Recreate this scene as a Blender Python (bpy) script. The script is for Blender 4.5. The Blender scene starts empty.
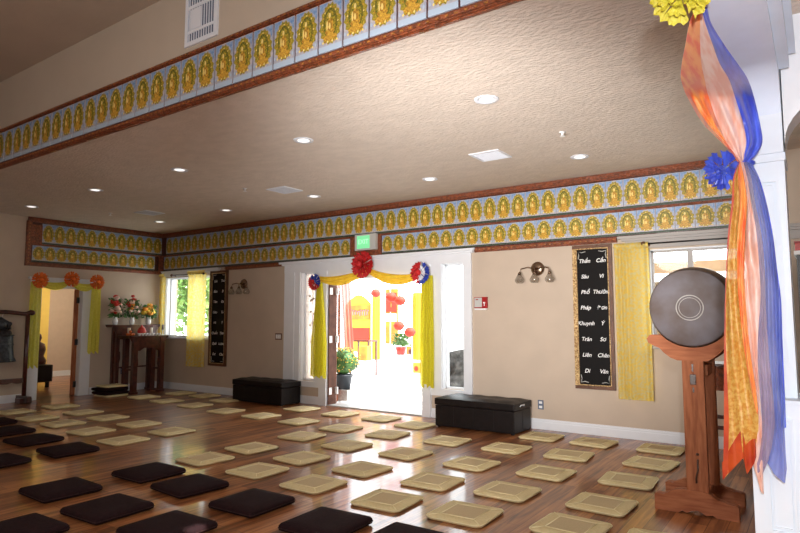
import bpy, bmesh, math, random
from math import sin, cos, pi, radians, sqrt, atan2
from mathutils import Vector, Matrix
COL = bpy.context.scene.collection
W = {}                                   # world origin of every object built here

# ------------------------------------------------------------------ materials
def _new(name):
    m = bpy.data.materials.new(name); m.use_nodes = True
    nt = m.node_tree; b = nt.nodes['Principled BSDF']; out = nt.nodes['Material Output']
    return m, nt, b, out
def mat(name, col, rough=.6, metal=0, var=0, scale=8, bump=0, bscale=40, col2=None, spec=.5, stretch=None, coat=0):
    m, nt, b, out = _new(name)
    b.inputs['Base Color'].default_value = (*col, 1); b.inputs['Roughness'].default_value = rough
    b.inputs['Metallic'].default_value = metal; b.inputs['Specular IOR Level'].default_value = spec
    b.inputs['Coat Weight'].default_value = coat
    tc = nt.nodes.new('ShaderNodeTexCoord'); mp = nt.nodes.new('ShaderNodeMapping')
    nt.links.new(tc.outputs['Object'], mp.inputs[0])
    if stretch: mp.inputs['Scale'].default_value = stretch
    n = nt.nodes.new('ShaderNodeTexNoise'); n.inputs['Scale'].default_value = scale; n.inputs['Detail'].default_value = 4
    nt.links.new(mp.outputs[0], n.inputs['Vector'])
    c2 = col2 or tuple(max(0, c*(1-var)) for c in col); c1 = col if col2 else tuple(min(1, c*(1+var*.5)) for c in col)
    r = nt.nodes.new('ShaderNodeValToRGB'); r.color_ramp.elements[0].position = .35; r.color_ramp.elements[1].position = .65
    r.color_ramp.elements[0].color = (*c2, 1); r.color_ramp.elements[1].color = (*c1, 1)
    nt.links.new(n.outputs[0], r.inputs[0]); nt.links.new(r.outputs[0], b.inputs['Base Color'])
    if bump:
        n2 = nt.nodes.new('ShaderNodeTexNoise'); n2.inputs['Scale'].default_value = bscale; n2.inputs['Detail'].default_value = 5
        nt.links.new(mp.outputs[0], n2.inputs['Vector'])
        bp = nt.nodes.new('ShaderNodeBump'); bp.inputs['Strength'].default_value = bump; bp.inputs['Distance'].default_value = .02
        nt.links.new(n2.outputs[0], bp.inputs['Height']); nt.links.new(bp.outputs[0], b.inputs['Normal'])
    return m
def cloth(name, col, transp=.15, transl=.4, col2=None, scale=30, rough=.6, sheen=.0, lo=.4, hi=.6, stretch=None):
    m, nt, b, out = _new(name)
    tc = nt.nodes.new('ShaderNodeTexCoord'); mp = nt.nodes.new('ShaderNodeMapping'); n = nt.nodes.new('ShaderNodeTexNoise')
    if stretch: mp.inputs['Scale'].default_value = stretch
    n.inputs['Scale'].default_value = scale; n.inputs['Detail'].default_value = 3
    nt.links.new(tc.outputs['Object'], mp.inputs[0]); nt.links.new(mp.outputs[0], n.inputs['Vector'])
    r = nt.nodes.new('ShaderNodeValToRGB'); r.color_ramp.elements[0].position = lo; r.color_ramp.elements[1].position = hi
    r.color_ramp.elements[0].color = (*col, 1); r.color_ramp.elements[1].color = (*(col2 or col), 1)
    nt.links.new(n.outputs[0], r.inputs[0])
    b.inputs['Roughness'].default_value = rough; b.inputs['Sheen Weight'].default_value = sheen
    nt.links.new(r.outputs[0], b.inputs['Base Color'])
    tl = nt.nodes.new('ShaderNodeBsdfTranslucent'); nt.links.new(r.outputs[0], tl.inputs[0])
    tr = nt.nodes.new('ShaderNodeBsdfTransparent')
    m1 = nt.nodes.new('ShaderNodeMixShader'); m1.inputs[0].default_value = transl
    nt.links.new(b.outputs[0], m1.inputs[1]); nt.links.new(tl.outputs[0], m1.inputs[2])
    m2 = nt.nodes.new('ShaderNodeMixShader'); m2.inputs[0].default_value = transp
    nt.links.new(m1.outputs[0], m2.inputs[1]); nt.links.new(tr.outputs[0], m2.inputs[2]); nt.links.new(m2.outputs[0], out.inputs[0])
    return m
def glassmat(name, tint=(.95, .97, .96), gl=.03, diff=0):
    m, nt, b, out = _new(name)
    tr = nt.nodes.new('ShaderNodeBsdfTransparent'); tr.inputs[0].default_value = (*tint, 1)
    g = nt.nodes.new('ShaderNodeBsdfGlossy'); g.inputs['Roughness'].default_value = .05
    mx = nt.nodes.new('ShaderNodeMixShader'); mx.inputs[0].default_value = gl
    nt.links.new(tr.outputs[0], mx.inputs[1]); nt.links.new(g.outputs[0], mx.inputs[2]); last = mx
    if diff:
        d = nt.nodes.new('ShaderNodeBsdfTranslucent'); d.inputs[0].default_value = (.9, .88, .84, 1)
        m2 = nt.nodes.new('ShaderNodeMixShader'); m2.inputs[0].default_value = diff
        nt.links.new(mx.outputs[0], m2.inputs[1]); nt.links.new(d.outputs[0], m2.inputs[2]); last = m2
    nt.links.new(last.outputs[0], out.inputs[0]); return m
def emis(name, col, s):
    m, nt, b, out = _new(name)
    b.inputs['Base Color'].default_value = (*col, 1)
    b.inputs['Emission Color'].default_value = (*col, 1); b.inputs['Emission Strength'].default_value = s
    return m
def floormat():
    m, nt, b, out = _new('wood_plank_floor'); N = nt.nodes.new; L = nt.links.new
    tc = N('ShaderNodeTexCoord'); mp = N('ShaderNodeMapping'); mp.inputs['Rotation'].default_value = (0, 0, radians(90))
    L(tc.outputs['Object'], mp.inputs[0])
    br = N('ShaderNodeTexBrick'); br.offset = .37; br.inputs['Scale'].default_value = 1
    br.inputs['Brick Width'].default_value = 1.25; br.inputs['Row Height'].default_value = .125
    br.inputs['Mortar Size'].default_value = .0025; br.inputs['Mortar Smooth'].default_value = .2
    br.inputs['Color1'].default_value = (0, 0, 0, 1); br.inputs['Color2'].default_value = (1, 1, 1, 1); br.inputs['Mortar'].default_value = (.5, .5, .5, 1)
    L(mp.outputs[0], br.inputs['Vector'])
    m2 = N('ShaderNodeMapping'); m2.inputs['Scale'].default_value = (14, 1.1, 1); L(tc.outputs['Object'], m2.inputs[0])
    n = N('ShaderNodeTexNoise'); n.inputs['Scale'].default_value = 1.6; n.inputs['Detail'].default_value = 6; n.inputs['Distortion'].default_value = .6
    L(m2.outputs[0], n.inputs['Vector'])
    ad = N('ShaderNodeMath'); ad.operation = 'MULTIPLY_ADD'; ad.inputs[1].default_value = .22; L(br.outputs['Color'], ad.inputs[0]); L(n.outputs[0], ad.inputs[2])
    r = N('ShaderNodeValToRGB'); e = r.color_ramp.elements
    e[0].position = .32; e[0].color = (.070, .020, .007, 1); e[1].position = .82; e[1].color = (.47, .195, .072, 1)
    k = e.new(.56); k.color = (.225, .078, .028, 1); L(ad.outputs[0], r.inputs[0])
    mx = N('ShaderNodeMixRGB'); mx.blend_type = 'MULTIPLY'; L(br.outputs['Fac'], mx.inputs[0]); L(r.outputs[0], mx.inputs[1]); mx.inputs[2].default_value = (.25, .2, .2, 1)
    L(mx.outputs[0], b.inputs['Base Color']); b.inputs['Roughness'].default_value = .38; b.inputs['Specular IOR Level'].default_value = .22
    b.inputs['Coat Weight'].default_value = .6; b.inputs['Coat Roughness'].default_value = .10
    bp = N('ShaderNodeBump'); bp.inputs['Strength'].default_value = .25; bp.inputs['Distance'].default_value = .004; bp.invert = True
    L(br.outputs['Fac'], bp.inputs['Height']); L(bp.outputs[0], b.inputs['Normal'])
    b2 = N('ShaderNodeBump'); b2.inputs['Strength'].default_value = .10; b2.inputs['Distance'].default_value = .006; L(n.outputs[0], b2.inputs['Height']); L(bp.outputs[0], b2.inputs['Normal']); L(b2.outputs[0], b.inputs['Normal'])
    return m
M = dict(
 wall=mat('beige_wall_paint', (.53, .43, .34), .85, var=.04, scale=3, bump=.08, bscale=90),
 ceil=mat('knockdown_ceiling', (.65, .565, .49), .9, var=.06, scale=6, bump=.6, bscale=21, stretch=(1, 1.7, 1)),
 upper=mat('upper_wall_paint', (.50, .42, .34), .85, var=.04, scale=2, bump=.12, bscale=14),
 white=mat('white_trim_paint', (.76, .78, .82), .45, var=.02, bump=.03),
 pillar=mat('white_pillar_paint', (.70, .77, .84), .5, var=.02, bump=.03),
 floor=floormat(),
 wood=mat('carved_red_brown_wood', (.24, .060, .020), .35, var=.5, scale=30, bump=.9, bscale=60, coat=.3),
 woodg=mat('carved_gold_lit_wood', (.42, .16, .03), .35, var=.5, scale=60, bump=.8, bscale=80),
 darkwood=mat('dark_mahogany', (.075, .016, .010), .3, var=.45, scale=14, bump=.1, coat=.4),
 drumwood=mat('orange_brown_wood', (.42, .15, .065), .7, col2=(.27, .085, .035), spec=.25, scale=5, stretch=(8, 8, 1), bump=.1),
 drumwoodh=mat('orange_brown_wood_cross', (.43, .155, .068), .7, col2=(.29, .09, .04), spec=.25, scale=5, stretch=(1, 8, 8), bump=.1),
 hide=mat('grey_drum_hide', (.17, .155, .17), .6, col2=(.12, .092, .082), spec=.2, scale=4, bump=.1),
 hidec=mat('drum_ring_paint', (.48, .46, .43), .6, var=.2),
 drumbody=mat('dark_drum_barrel', (.075, .035, .022), .35, var=.4, scale=10, coat=.3),
 jamb=mat('brown_door_jamb', (.11, .045, .028), .6, var=.3, spec=.2),
 brass=mat('brass_fitting', (.35, .22, .09), .35, metal=1, var=.3),
 iron=mat('dark_iron_bell', (.045, .048, .055), .45, metal=.6, var=.5, scale=20, bump=.5, bscale=30),
 leather=mat('dark_leather', (.009, .006, .006), .42, var=.3, scale=20, bump=.25, bscale=70, spec=.25),
 seam=mat('leather_seam', (.004, .003, .003), .5),
 beige=mat('beige_cushion_cloth', (.70, .58, .31), .85, col2=(.63, .51, .27), scale=60, bump=.3, bscale=160),
 beige2=mat('beige_cushion_centre', (.60, .47, .27), .9, col2=(.53, .41, .23), scale=90, bump=.4, bscale=200),
 piping=mat('beige_piping', (.82, .72, .44), .7, var=.08),
 darkc=mat('dark_brown_cushion', (.022, .008, .009), .9, col2=(.014, .006, .007), spec=.12, scale=40, bump=.4, bscale=120),
 darkc2=mat('dark_brown_cushion_print', (.040, .017, .016), .7, col2=(.022, .010, .010), spec=.15, scale=55, bump=.4, bscale=120),
 yel=cloth('yellow_lace_curtain', (.95, .72, .14), .06, .5, col2=(.86, .76, .36), scale=32),
 yelsw=cloth('yellow_swag_cloth', (1, .76, .08), .04, .3, col2=(.95, .68, .05), scale=10),
 yelnet=cloth('yellow_green_netting', (.92, .88, .14), .15, .3, col2=(.80, .74, .10), scale=60),
 yeltail=cloth('yellow_door_tulle', (.86, .78, .03), .10, .5, col2=(.76, .68, .02), scale=60),
 foil=mat('yellow_crepe', (.50, .43, .03), .5, col2=(.40, .32, .015), scale=12, bump=.8, bscale=40),
 orange=cloth('orange_organza', (.88, .13, .025), .03, .15, col2=(1, .38, .08), scale=7, rough=.35, sheen=.3, stretch=(6, 1, 1)),
 peach=cloth('peach_organza', (.82, .42, .30), .06, .18, col2=(.95, .70, .62), scale=5, rough=.3, sheen=.4, stretch=(8, 1, 1.5)),
 blue=cloth('royal_blue_organza', (.03, .06, .55), .03, .15, col2=(.07, .14, .80), scale=5, rough=.3, sheen=.3, stretch=(8, 1, 1.5)),
 bluel=cloth('sheer_blue_organza', (.13, .19, .62), .22, .35, col2=(.22, .29, .72), scale=5, rough=.35, sheen=.3, stretch=(6, 1, 1)),
 lav=cloth('lavender_organza', (.36, .27, .46), .25, .35, col2=(.48, .38, .54), scale=5, rough=.35, sheen=.3, stretch=(8, 1, 1)),
 gold=cloth('gold_brocade', (.62, .28, .04), .03, .2, col2=(.74, .47, .12), scale=70, rough=.4),
 redorg=cloth('red_orange_organza', (.48, .04, .015), .10, .25, col2=(.62, .09, .02), scale=12, rough=.35),
 redp=mat('red_tissue', (.52, .010, .012), .7, var=.4, scale=30), bluep=mat('blue_tissue', (.02, .05, .36), .7, var=.4, scale=30),
 orangep=mat('orange_tissue', (.82, .17, .02), .7, var=.3, scale=30), whitep=mat('white_tissue', (.8, .82, .88), .7, var=.1),
 panelb=mat('pale_blue_card', (.33, .35, .44), .4, col2=(.52, .47, .48), scale=34),
 strip=mat('pale_strip', (.42, .52, .64), .4, var=.05), darkstrip=mat('dark_green_strip', (.05, .075, .05), .5, var=.5, scale=60),
 skyb=mat('sky_blue_card', (.14, .27, .52), .4, col2=(.36, .45, .60), scale=40),
 au1=mat('olive_gold_halo', (.56, .40, .035), .4, col2=(.13, .13, .015), scale=75, bump=.5), au2=mat('green_gold_halo', (.05, .09, .015), .45, col2=(.26, .19, .02), scale=80),
 au3=mat('bright_gold_figure', (.70, .42, .05), .4, col2=(.34, .15, .02), scale=75), au4=mat('gold_highlight', (.85, .66, .22), .3),
 metalv=mat('white_vent_metal', (.74, .77, .84), .4), metalf=mat('grey_window_frame', (.36, .33, .31), .5), slot=mat('vent_shadow_slot', (.10, .13, .20), .6), plate=mat('white_plate', (.8, .8, .8), .4),
 lamp=emis('can_light_lens', (1, .97, .95), 1.3), exitg=emis('green_exit_face', (.20, .72, .34), .55), exitt=emis('exit_letters', (.42, .9, .55), .7),
 greyp=mat('grey_plastic', (.50, .50, .48), .5), redplastic=mat('red_plastic', (.34, .01, .012), .4, var=.1), chrome=mat('bronze_metal', (.30, .21, .15), .25, metal=1, var=.2),
 shade=glassmat('frosted_glass_shade', (.86, .86, .85), .22, .12), glass=glassmat('clear_glass'), frost=glassmat('pale_sidelight_glass', (.55, .47, .42), .05, .35),
 etch=mat('etched_tan_glass', (.45, .36, .26), .6, var=.2), black=mat('black_lacquer', (.006, .005, .005), .35), blackb=mat('black_board', (.005, .004, .004), .6, spec=.15),
 goldf=mat('gold_frame', (.85, .62, .30), .35, metal=.5, col2=(.30, .14, .05), scale=60, bump=1, bscale=60), brownf=mat('brown_frame', (.12, .045, .018), .4, var=.3, bump=.4), ink=mat('white_lettering', (.88, .88, .88), .6),
 green=mat('leaf_green', (.06, .16, .03), .6, var=.5, scale=20), yflower=mat('yellow_bloom', (.75, .50, .05), .6, var=.2), oflower=mat('orange_bloom', (.90, .33, .03), .6, var=.3), rflower=mat('red_bloom', (.62, .03, .02), .6, var=.3), pflower=mat('pale_bloom', (.85, .60, .52), .6, var=.2),
 pot=mat('dark_plastic_pot', (.035, .045, .055), .5), block=mat('concrete_block', (.42, .40, .38), .9, var=.2, scale=30, bump=.4), conc=mat('pale_concrete', (.62, .62, .62), .9, var=.06, scale=2, bump=.1),
 porcelain=mat('white_porcelain', (.78, .79, .83), .25, var=.03), redglaze=mat('red_glaze', (.55, .03, .02), .3, var=.2), fruit=mat('orange_fruit_skin', (.70, .14, .02), .5, var=.2),
 candle=mat('candle_wax', (.8, .76, .66), .5), grey=mat('grey_candle', (.16, .13, .13), .5), yelwall=mat('yellow_lit_wood_door', (.85, .62, .14), .6, var=.03), tanwall=mat('warm_tan_wall', (.55, .43, .34), .8, var=.03),
 pinkl=mat('pale_pink_lettering', (.50, .20, .24), .6, var=.05),
 redb=mat('red_banner', (.55, .035, .015), .7, var=.1), yelb=mat('yellow_banner', (.62, .40, .03), .7, var=.1), orb=mat('orange_banner', (.62, .13, .02), .7, col2=(.62, .28, .03), scale=3), pinkf=cloth('pale_pink_drape', (.42, .16, .12), .1, .3), tent=mat('white_tent', (.8, .8, .8), .7), stucco=mat('cream_stucco', (.20, .14, .09), .9, var=.05), beam=mat('tan_patio_beam', (.40, .26, .15), .7, var=.1), rock=mat('grey_rock', (.17, .17, .175), .9, var=.6, scale=9, bump=1), bark=mat('tree_bark', (.09, .06, .04), .9, var=.4), foliage=mat('tree_foliage', (.10, .22, .04), .8, col2=(.26, .36, .10), scale=3),
 stone=mat('pale_grey_soffit', (.68, .77, .90), .7, var=.03))

# ------------------------------------------------------------------ mesh builder
class MB:
    def __init__(s): s.bm = bmesh.new(); s.mi = 0
    def face(s, pts, mi=None):
        try: f = s.bm.faces.new([s.bm.verts.new(p) for p in pts]); f.material_index = s.mi if mi is None else mi; return f
        except ValueError: return None
    def box(s, x0, x1, y0, y1, z0, z1, mi=0, bev=0):
        v = [s.bm.verts.new(p) for p in ((x0,y0,z0),(x1,y0,z0),(x1,y1,z0),(x0,y1,z0),(x0,y0,z1),(x1,y0,z1),(x1,y1,z1),(x0,y1,z1))]
        fs = []
        for q in ((3,2,1,0),(4,5,6,7),(0,1,5,4),(1,2,6,5),(2,3,7,6),(3,0,4,7)):
            f = s.bm.faces.new([v[i] for i in q]); f.material_index = mi; fs.append(f)
        if bev:
            es = {e for f in fs for e in f.edges}
            r = bmesh.ops.bevel(s.bm, geom=list(es), offset=bev, segments=2, affect='EDGES', profile=.7)
            for f in r['faces']: f.material_index = mi
        return s
    def grid(s, fn, nu, nv, mi=0, wrap=False):
        R = [[s.bm.verts.new(fn(i/nu, j/nv)) for j in range(nv+(0 if wrap else 1))] for i in range(nu+1)]
        n = nv if wrap else nv
        for i in range(nu):
            for j in range(n):
                j2 = (j+1) % nv if wrap else j+1
                f = s.bm.faces.new((R[i][j], R[i+1][j], R[i+1][j2], R[i][j2])); f.material_index = mi; f.smooth = True
        return R
    def tube(s, pts, r, n=8, mi=0, caps=True):
        pts = [Vector(p) for p in pts]; m = len(pts); rr = r if isinstance(r, (list, tuple)) else [r]*m
        rings = []
        for i, p in enumerate(pts):
            t = (pts[min(i+1, m-1)]-pts[max(i-1, 0)]).normalized()
            a = Vector((0, 0, 1)) if abs(t.z) < .9 else Vector((1, 0, 0)); u = t.cross(a).normalized(); w = t.cross(u)
            rings.append([s.bm.verts.new(p+(u*cos(2*pi*k/n)+w*sin(2*pi*k/n))*rr[i]) for k in range(n)])
        for i in range(m-1):
            for k in range(n):
                f = s.bm.faces.new((rings[i][k], rings[i+1][k], rings[i+1][(k+1) % n], rings[i][(k+1) % n])); f.material_index = mi; f.smooth = True
        if caps:
            for R in (rings[0], rings[-1]):
                f = s.bm.faces.new(R); f.material_index = mi
        return s
    def lathe(s, prof, c=(0, 0, 0), axis='z', n=20, mi=0, ring=False):
        c = Vector(c)
        def P(r, h, a):
            x, y = r*cos(a), r*sin(a)
            return c+(Vector((x, y, h)) if axis == 'z' else Vector((x, h, y)) if axis == 'y' else Vector((h, x, y)))
        R = [[s.bm.verts.new(P(max(r, 1e-4), h, 2*pi*k/n)) for k in range(n)] for r, h in prof]
        if ring: R.append(R[0])
        for i in range(len(R)-1):
            for k in range(n):
                f = s.bm.faces.new((R[i][k], R[i][(k+1) % n], R[i+1][(k+1) % n], R[i+1][k])); f.material_index = mi; f.smooth = True
        for Q in (() if ring else (R[0], R[-1])):
            f = s.bm.faces.new(Q); f.material_index = mi
        return s
    def prism(s, pts, y0, y1, mi=0, plane='xz'):
        def P(a, b, y): return (a, y, b) if plane == 'xz' else (y, a, b) if plane == 'yz' else (a, b, y)
        A = [s.bm.verts.new(P(a, b, y0)) for a, b in pts]; B = [s.bm.verts.new(P(a, b, y1)) for a, b in pts]; n = len(pts)
        for q in (A, B[::-1]):
            f = s.bm.faces.new(q); f.material_index = mi
        for i in range(n):
            f = s.bm.faces.new((A[i], B[i], B[(i+1) % n], A[(i+1) % n])); f.material_index = mi
        return s
    def ball(s, c, r, mi=0, n=10, sq=(1, 1, 1)):
        c = Vector(c)
        R = [[s.bm.verts.new(c+Vector((r*sq[0]*sin(t)*cos(p), r*sq[1]*sin(t)*sin(p), r*sq[2]*cos(t)))) for p in [2*pi*k/n for k in range(n)]] for t in [pi*(i+.02)/(n//2+.04) if 0 < i < n//2 else (.02 if i == 0 else pi-.02) for i in range(n//2+1)]]
        for i in range(len(R)-1):
            for k in range(n):
                f = s.bm.faces.new((R[i][k], R[i+1][k], R[i+1][(k+1) % n], R[i][(k+1) % n])); f.material_index = mi; f.smooth = True
        return s
    def build(s, name, mats, parent=None, world=True):
        """verts are world coordinates (world=True) or already local to the parent"""
        if not isinstance(mats, (list, tuple)): mats = [mats]
        bmesh.ops.recalc_face_normals(s.bm, faces=s.bm.faces)
        off = Vector((0, 0, 0))
        if parent is not None and world: off = W[parent.name]
        if off.length: bmesh.ops.translate(s.bm, verts=s.bm.verts, vec=-off)
        me = bpy.data.meshes.new(name); s.bm.to_mesh(me); s.bm.free()
        for m in mats: me.materials.append(m)
        o = bpy.data.objects.new(name, me); COL.objects.link(o)
        if parent is not None: o.parent = parent; W[o.name] = W[parent.name].copy()
        else: W[o.name] = Vector((0, 0, 0))
        return o
def tag(o, label=None, cat=None, group=None, kind=None):
    if label: o['label'] = label
    if cat: o['category'] = cat
    if group: o['group'] = group
    if kind: o['kind'] = kind
    return o
def thing(name, loc, label, cat, group=None, rz=0):
    o = bpy.data.objects.new(name, None); COL.objects.link(o); o.location = loc; o.rotation_euler.z = rz; o.empty_display_size = .1
    W[o.name] = Vector(loc); return tag(o, label, cat, group)
def copy_tree(o, loc, label, group=None, rz=None):
    c = o.copy(); COL.objects.link(c); c.location = loc; c['label'] = label
    if rz is not None: c.rotation_euler.z = rz
    if group: c['group'] = group
    for ch in list(o.children):
        k = ch.copy(); COL.objects.link(k); k.parent = c
        for g in list(ch.children):
            q = g.copy(); COL.objects.link(q); q.parent = k
    return c
def struct(name, mb, m, parent=None):
    o = mb.build(name, m, parent)
    if parent is None: o['kind'] = 'structure'
    return o
def text_mesh(txt, size, mi=None, shear=0, spacing=1.0):
    cu = bpy.data.curves.new('lettering', 'FONT'); cu.body = txt; cu.size = size; cu.shear = shear; cu.space_character = spacing
    cu.align_x = 'CENTER'; cu.align_y = 'CENTER'; cu.offset = size*.012
    o = bpy.data.objects.new('lettering', cu); COL.objects.link(o); bpy.context.view_layer.update()
    me = bpy.data.meshes.new_from_object(o.evaluated_get(bpy.context.evaluated_depsgraph_get()))
    bpy.data.objects.remove(o); bpy.data.curves.remove(cu); return me
def add_text(txt, size, pos, parent, m, name='lettering', shear=0, spacing=1.0, rx=90, rz=0):
    me = text_mesh(txt, size, shear=shear, spacing=spacing); me.materials.clear(); me.materials.append(m)
    me.transform(Matrix.Translation(Vector(pos)-W[parent.name]) @ Matrix.Rotation(radians(rz), 4, 'Z') @ Matrix.Rotation(radians(rx), 4, 'X'))
    me.name = name; o = bpy.data.objects.new(name, me); COL.objects.link(o); o.parent = parent; W[o.name] = W[parent.name]; return o
def wall_holes(mb, a0, a1, z0, z1, t0, t1, holes, along='x', mi=0):
    A = sorted({a0, a1, *[h[0] for h in holes], *[h[1] for h in holes]})
    for i in range(len(A)-1):
        ca = (A[i]+A[i+1])/2; hs = sorted([(h[2], h[3]) for h in holes if h[0] < ca < h[1]])
        z = z0
        for b, t in hs+[(z1, z1)]:
            if b > z:
                if along == 'x': mb.box(A[i], A[i+1], t0, t1, z, b, mi)
                else: mb.box(t0, t1, A[i], A[i+1], z, b, mi)
            z = max(z, t)
def lerp(a, b, t): return a+(b-a)*t

# ------------------------------------------------------------------ THE SETTING
BY = 8.0; LX = -12.1; CZ = 3.42; FY = 3.25
mb = MB(); mb.box(-18.5, 3.2, -4.2, 8.1, -.1, 0); mb.box(-18.5, -12.1, 8.1, 8.5, -.1, 0); struct('floor', mb, M['floor'])
mb = MB()
DOOR = (-7.13, -5.13, 0, 2.21); SL = (-7.80, -7.42, .40, 2.36); SR = (-4.79, -4.40, .44, 2.36); WL = (-11.92, -10.42, 1.12, 2.42); WR = (-1.74, -.30, 1.17, 2.38)
wall_holes(mb, -12.3, 3.2, 0, CZ, BY, BY+.2, [DOOR, SL, SR, WL, WR])
struct('wall_back', mb, M['wall'])
mb = MB(); wall_holes(mb, -4.2, 8.0, 0, 4.6, LX-.1, LX, [(5.44, 6.23, 0, 2.12)], 'y'); struct('wall_left', mb, M['wall'])
mb = MB(); mb.box(-12.1, 3.2, FY, 8.0, CZ, CZ+.12); struct('ceiling', mb, M['ceil'])
mb = MB(); mb.box(-12.1, -.28, FY-.012, FY+.15, CZ+.12, 4.6); mb.box(-12.1, -.28, FY-.012, FY-.002, CZ-.01, CZ+.12); struct('wall_upper', mb, M['upper'])
mb = MB(); mb.box(-12.1, -.28, -4.2, FY+.15, 4.58, 4.7); struct('ceiling_high', mb, M['upper'])
mb = MB(); mb.box(-12.3, 3.2, -4.2, -4.0, 0, 4.7); struct('wall_front', mb, M['upper'])
mb = MB(); mb.box(3.0, 3.2, -4.0, 8.0, 0, CZ); struct('wall_right', mb, M['upper'])
mb = MB(); mb.box(-.095, 3.0, -4.0, 3.3, 2.86, 2.98); struct('ceiling_aisle', mb, M['ceil'])
# arcade beam with a rounded corner at the pillar, the cross header, pillar and pony wall
def rounded(x0, x1, z, r, top, n=24, flip=False):
    """profile (a,z) of a header whose lower corner by the pillar (at a=x1 end) curves down"""
    pts = [(x0, top), (x0, z)]
    for i in range(n+1):
        t = i/n*pi/2; pts.append((x1-r+r*sin(t), z-r+r*cos(t)))
    return pts+[(x1, top)]
mb = MB(); pts = rounded(-4.0, 3.1, 2.57, .26, 4.58); mb.prism(pts, -.28, -.095, plane='yz'); struct('wall_arcade', mb, M['stone'])
mb = MB(); mb.box(-.095, -.055, -4, 3.06, 2.60, 2.66); mb.box(-.095, -.03, -4, 3.06, 2.66, 2.70); mb.box(-.095, -.045, -4, 3.06, 2.78, 2.86); mb.box(-.095, -.075, -4, 3.06, 2.70, 2.78)
struct('trim_1', mb, M['stone'])
mb = MB()
pts = [(-.09+.2*0, 2.86), (-.09, 2.28)]+[(-.09+.22*(1-cos(i/8*pi/2)), 2.28+.20*sin(i/8*pi/2)) for i in range(1, 9)]+[(3.0, 2.48), (3.0, 2.86)]
mb.prism(pts, 3.12, 3.3); mb.box(-.09, 3.0, 3.3, 3.32, 2.86, 3.42); struct('wall_cross_header', mb, M['white'])
# pillar
mb = MB(); mb.box(-.265, -.095, 3.1, 3.32, 0, 2.25); mb.box(-.28, -.095, 3.08, 3.34, 2.235, CZ)
mb.box(-.272, -.090, 3.09, 3.33, 2.20, 2.235)
struct('wall_pillar', mb, M['pillar'])
def recess(mb, x0, x1, z0, z1, y, w=.012, d=.010):
    mb.box(x0, x1, y-d, y, z0, z0+w); mb.box(x0, x1, y-d, y, z1-w, z1); mb.box(x0, x0+w, y-d, y, z0+w, z1-w); mb.box(x1-w, x1, y-d, y, z0+w, z1-w)
mb = MB(); recess(mb, -.245, -.120, 1.32, 2.12, 3.1); recess(mb, -.225, -.140, 1.34, 2.10, 3.1, .006, .006); struct('trim_2', mb, M['pillar'])
mb = MB(); mb.box(-.268, 3.0, 3.0, 3.30, 0, 1.15); mb.box(-.272, 3.0, 2.99, 3.31, 1.15, 1.165, bev=0); struct('wall_pony', mb, M['pillar'])
mb = MB(); recess(mb, -.215, -.115, .62, 1.09, 3.0, .010); recess(mb, -.20, -.13, .64, 1.07, 3.0, .005, .006); recess(mb, -.05, .7, .62, 1.09, 3.0, .010); struct('trim_3', mb, M['pillar'])
# baseboards
def bboard(name, a0, a1, t, along, sgn):
    mb = MB()
    for (d, z0, z1) in ((.018, 0, .10), (.012, .10, .125), (.006, .125, .14)):
        lo, hi = sorted((t, t+sgn*d))
        if along == 'x': mb.box(a0, a1, lo, hi, z0, z1)
        else: mb.box(lo, hi, a0, a1, z0, z1)
    struct(name, mb, M['white'])
bboard('baseboard_back', LX, -8.25, BY, 'x', -1); bboard('baseboard_sidelight_left', -7.98, -7.28, BY, 'x', -1); bboard('baseboard_sidelight_right', -4.98, -4.28, BY, 'x', -1)
bboard('baseboard_right_bay', -4.28, 3.0, BY, 'x', -1); bboard('baseboard_left', 6.44, BY-.02, LX, 'y', 1); bboard('baseboard_left_front', -4, 5.22, LX, 'y', 1)
# double-door surround: posts, header cornice
mb = MB(); Y0, Y1 = BY-.045, BY
mb.box(-8.22, -7.84, Y0, Y1, .0, .0+.001) if False else None
for x0, x1, z0, z1, t in ((-8.20, -7.80, .40, 2.36, .03), (-7.42, -7.30, .40, 2.36, .03), (-7.30, -7.13, 0, 2.36, .05), (-5.13, -4.98, 0, 2.36, .05), (-4.98, -4.79, .44, 2.36, .03), (-4.40, -4.26, .44, 2.36, .03),
                       (-8.20, -4.26, 2.36, 2.50, .035), (-8.25, -4.22, 2.50, 2.53, .06), (-8.30, -4.18, 2.53, 2.565, .09)):
    mb.box(x0, x1, BY-t, BY, z0, z1)
mb.box(-7.13, -5.13, BY-.03, BY, 2.21, 2.36)
for x0, x1, z0, z1 in (DOOR, SL, SR, WL, WR):
    mb.box(x0, x0+.012, BY, BY+.2, z0, z1); mb.box(x1-.012, x1, BY, BY+.2, z0, z1); mb.box(x0, x1, BY, BY+.2, z1-.012, z1)
mb.box(-8.20, -7.30, BY-.035, BY, .30, .40); mb.box(-4.98, -4.26, BY-.035, BY, .34, .44)
mb.box(-8.20, -7.98, BY-.03, BY, 0, .30); mb.box(-8.05, -7.93, BY-.045, BY-.03, 0, 2.36)
struct('trim_4', mb, M['white'])
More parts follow.
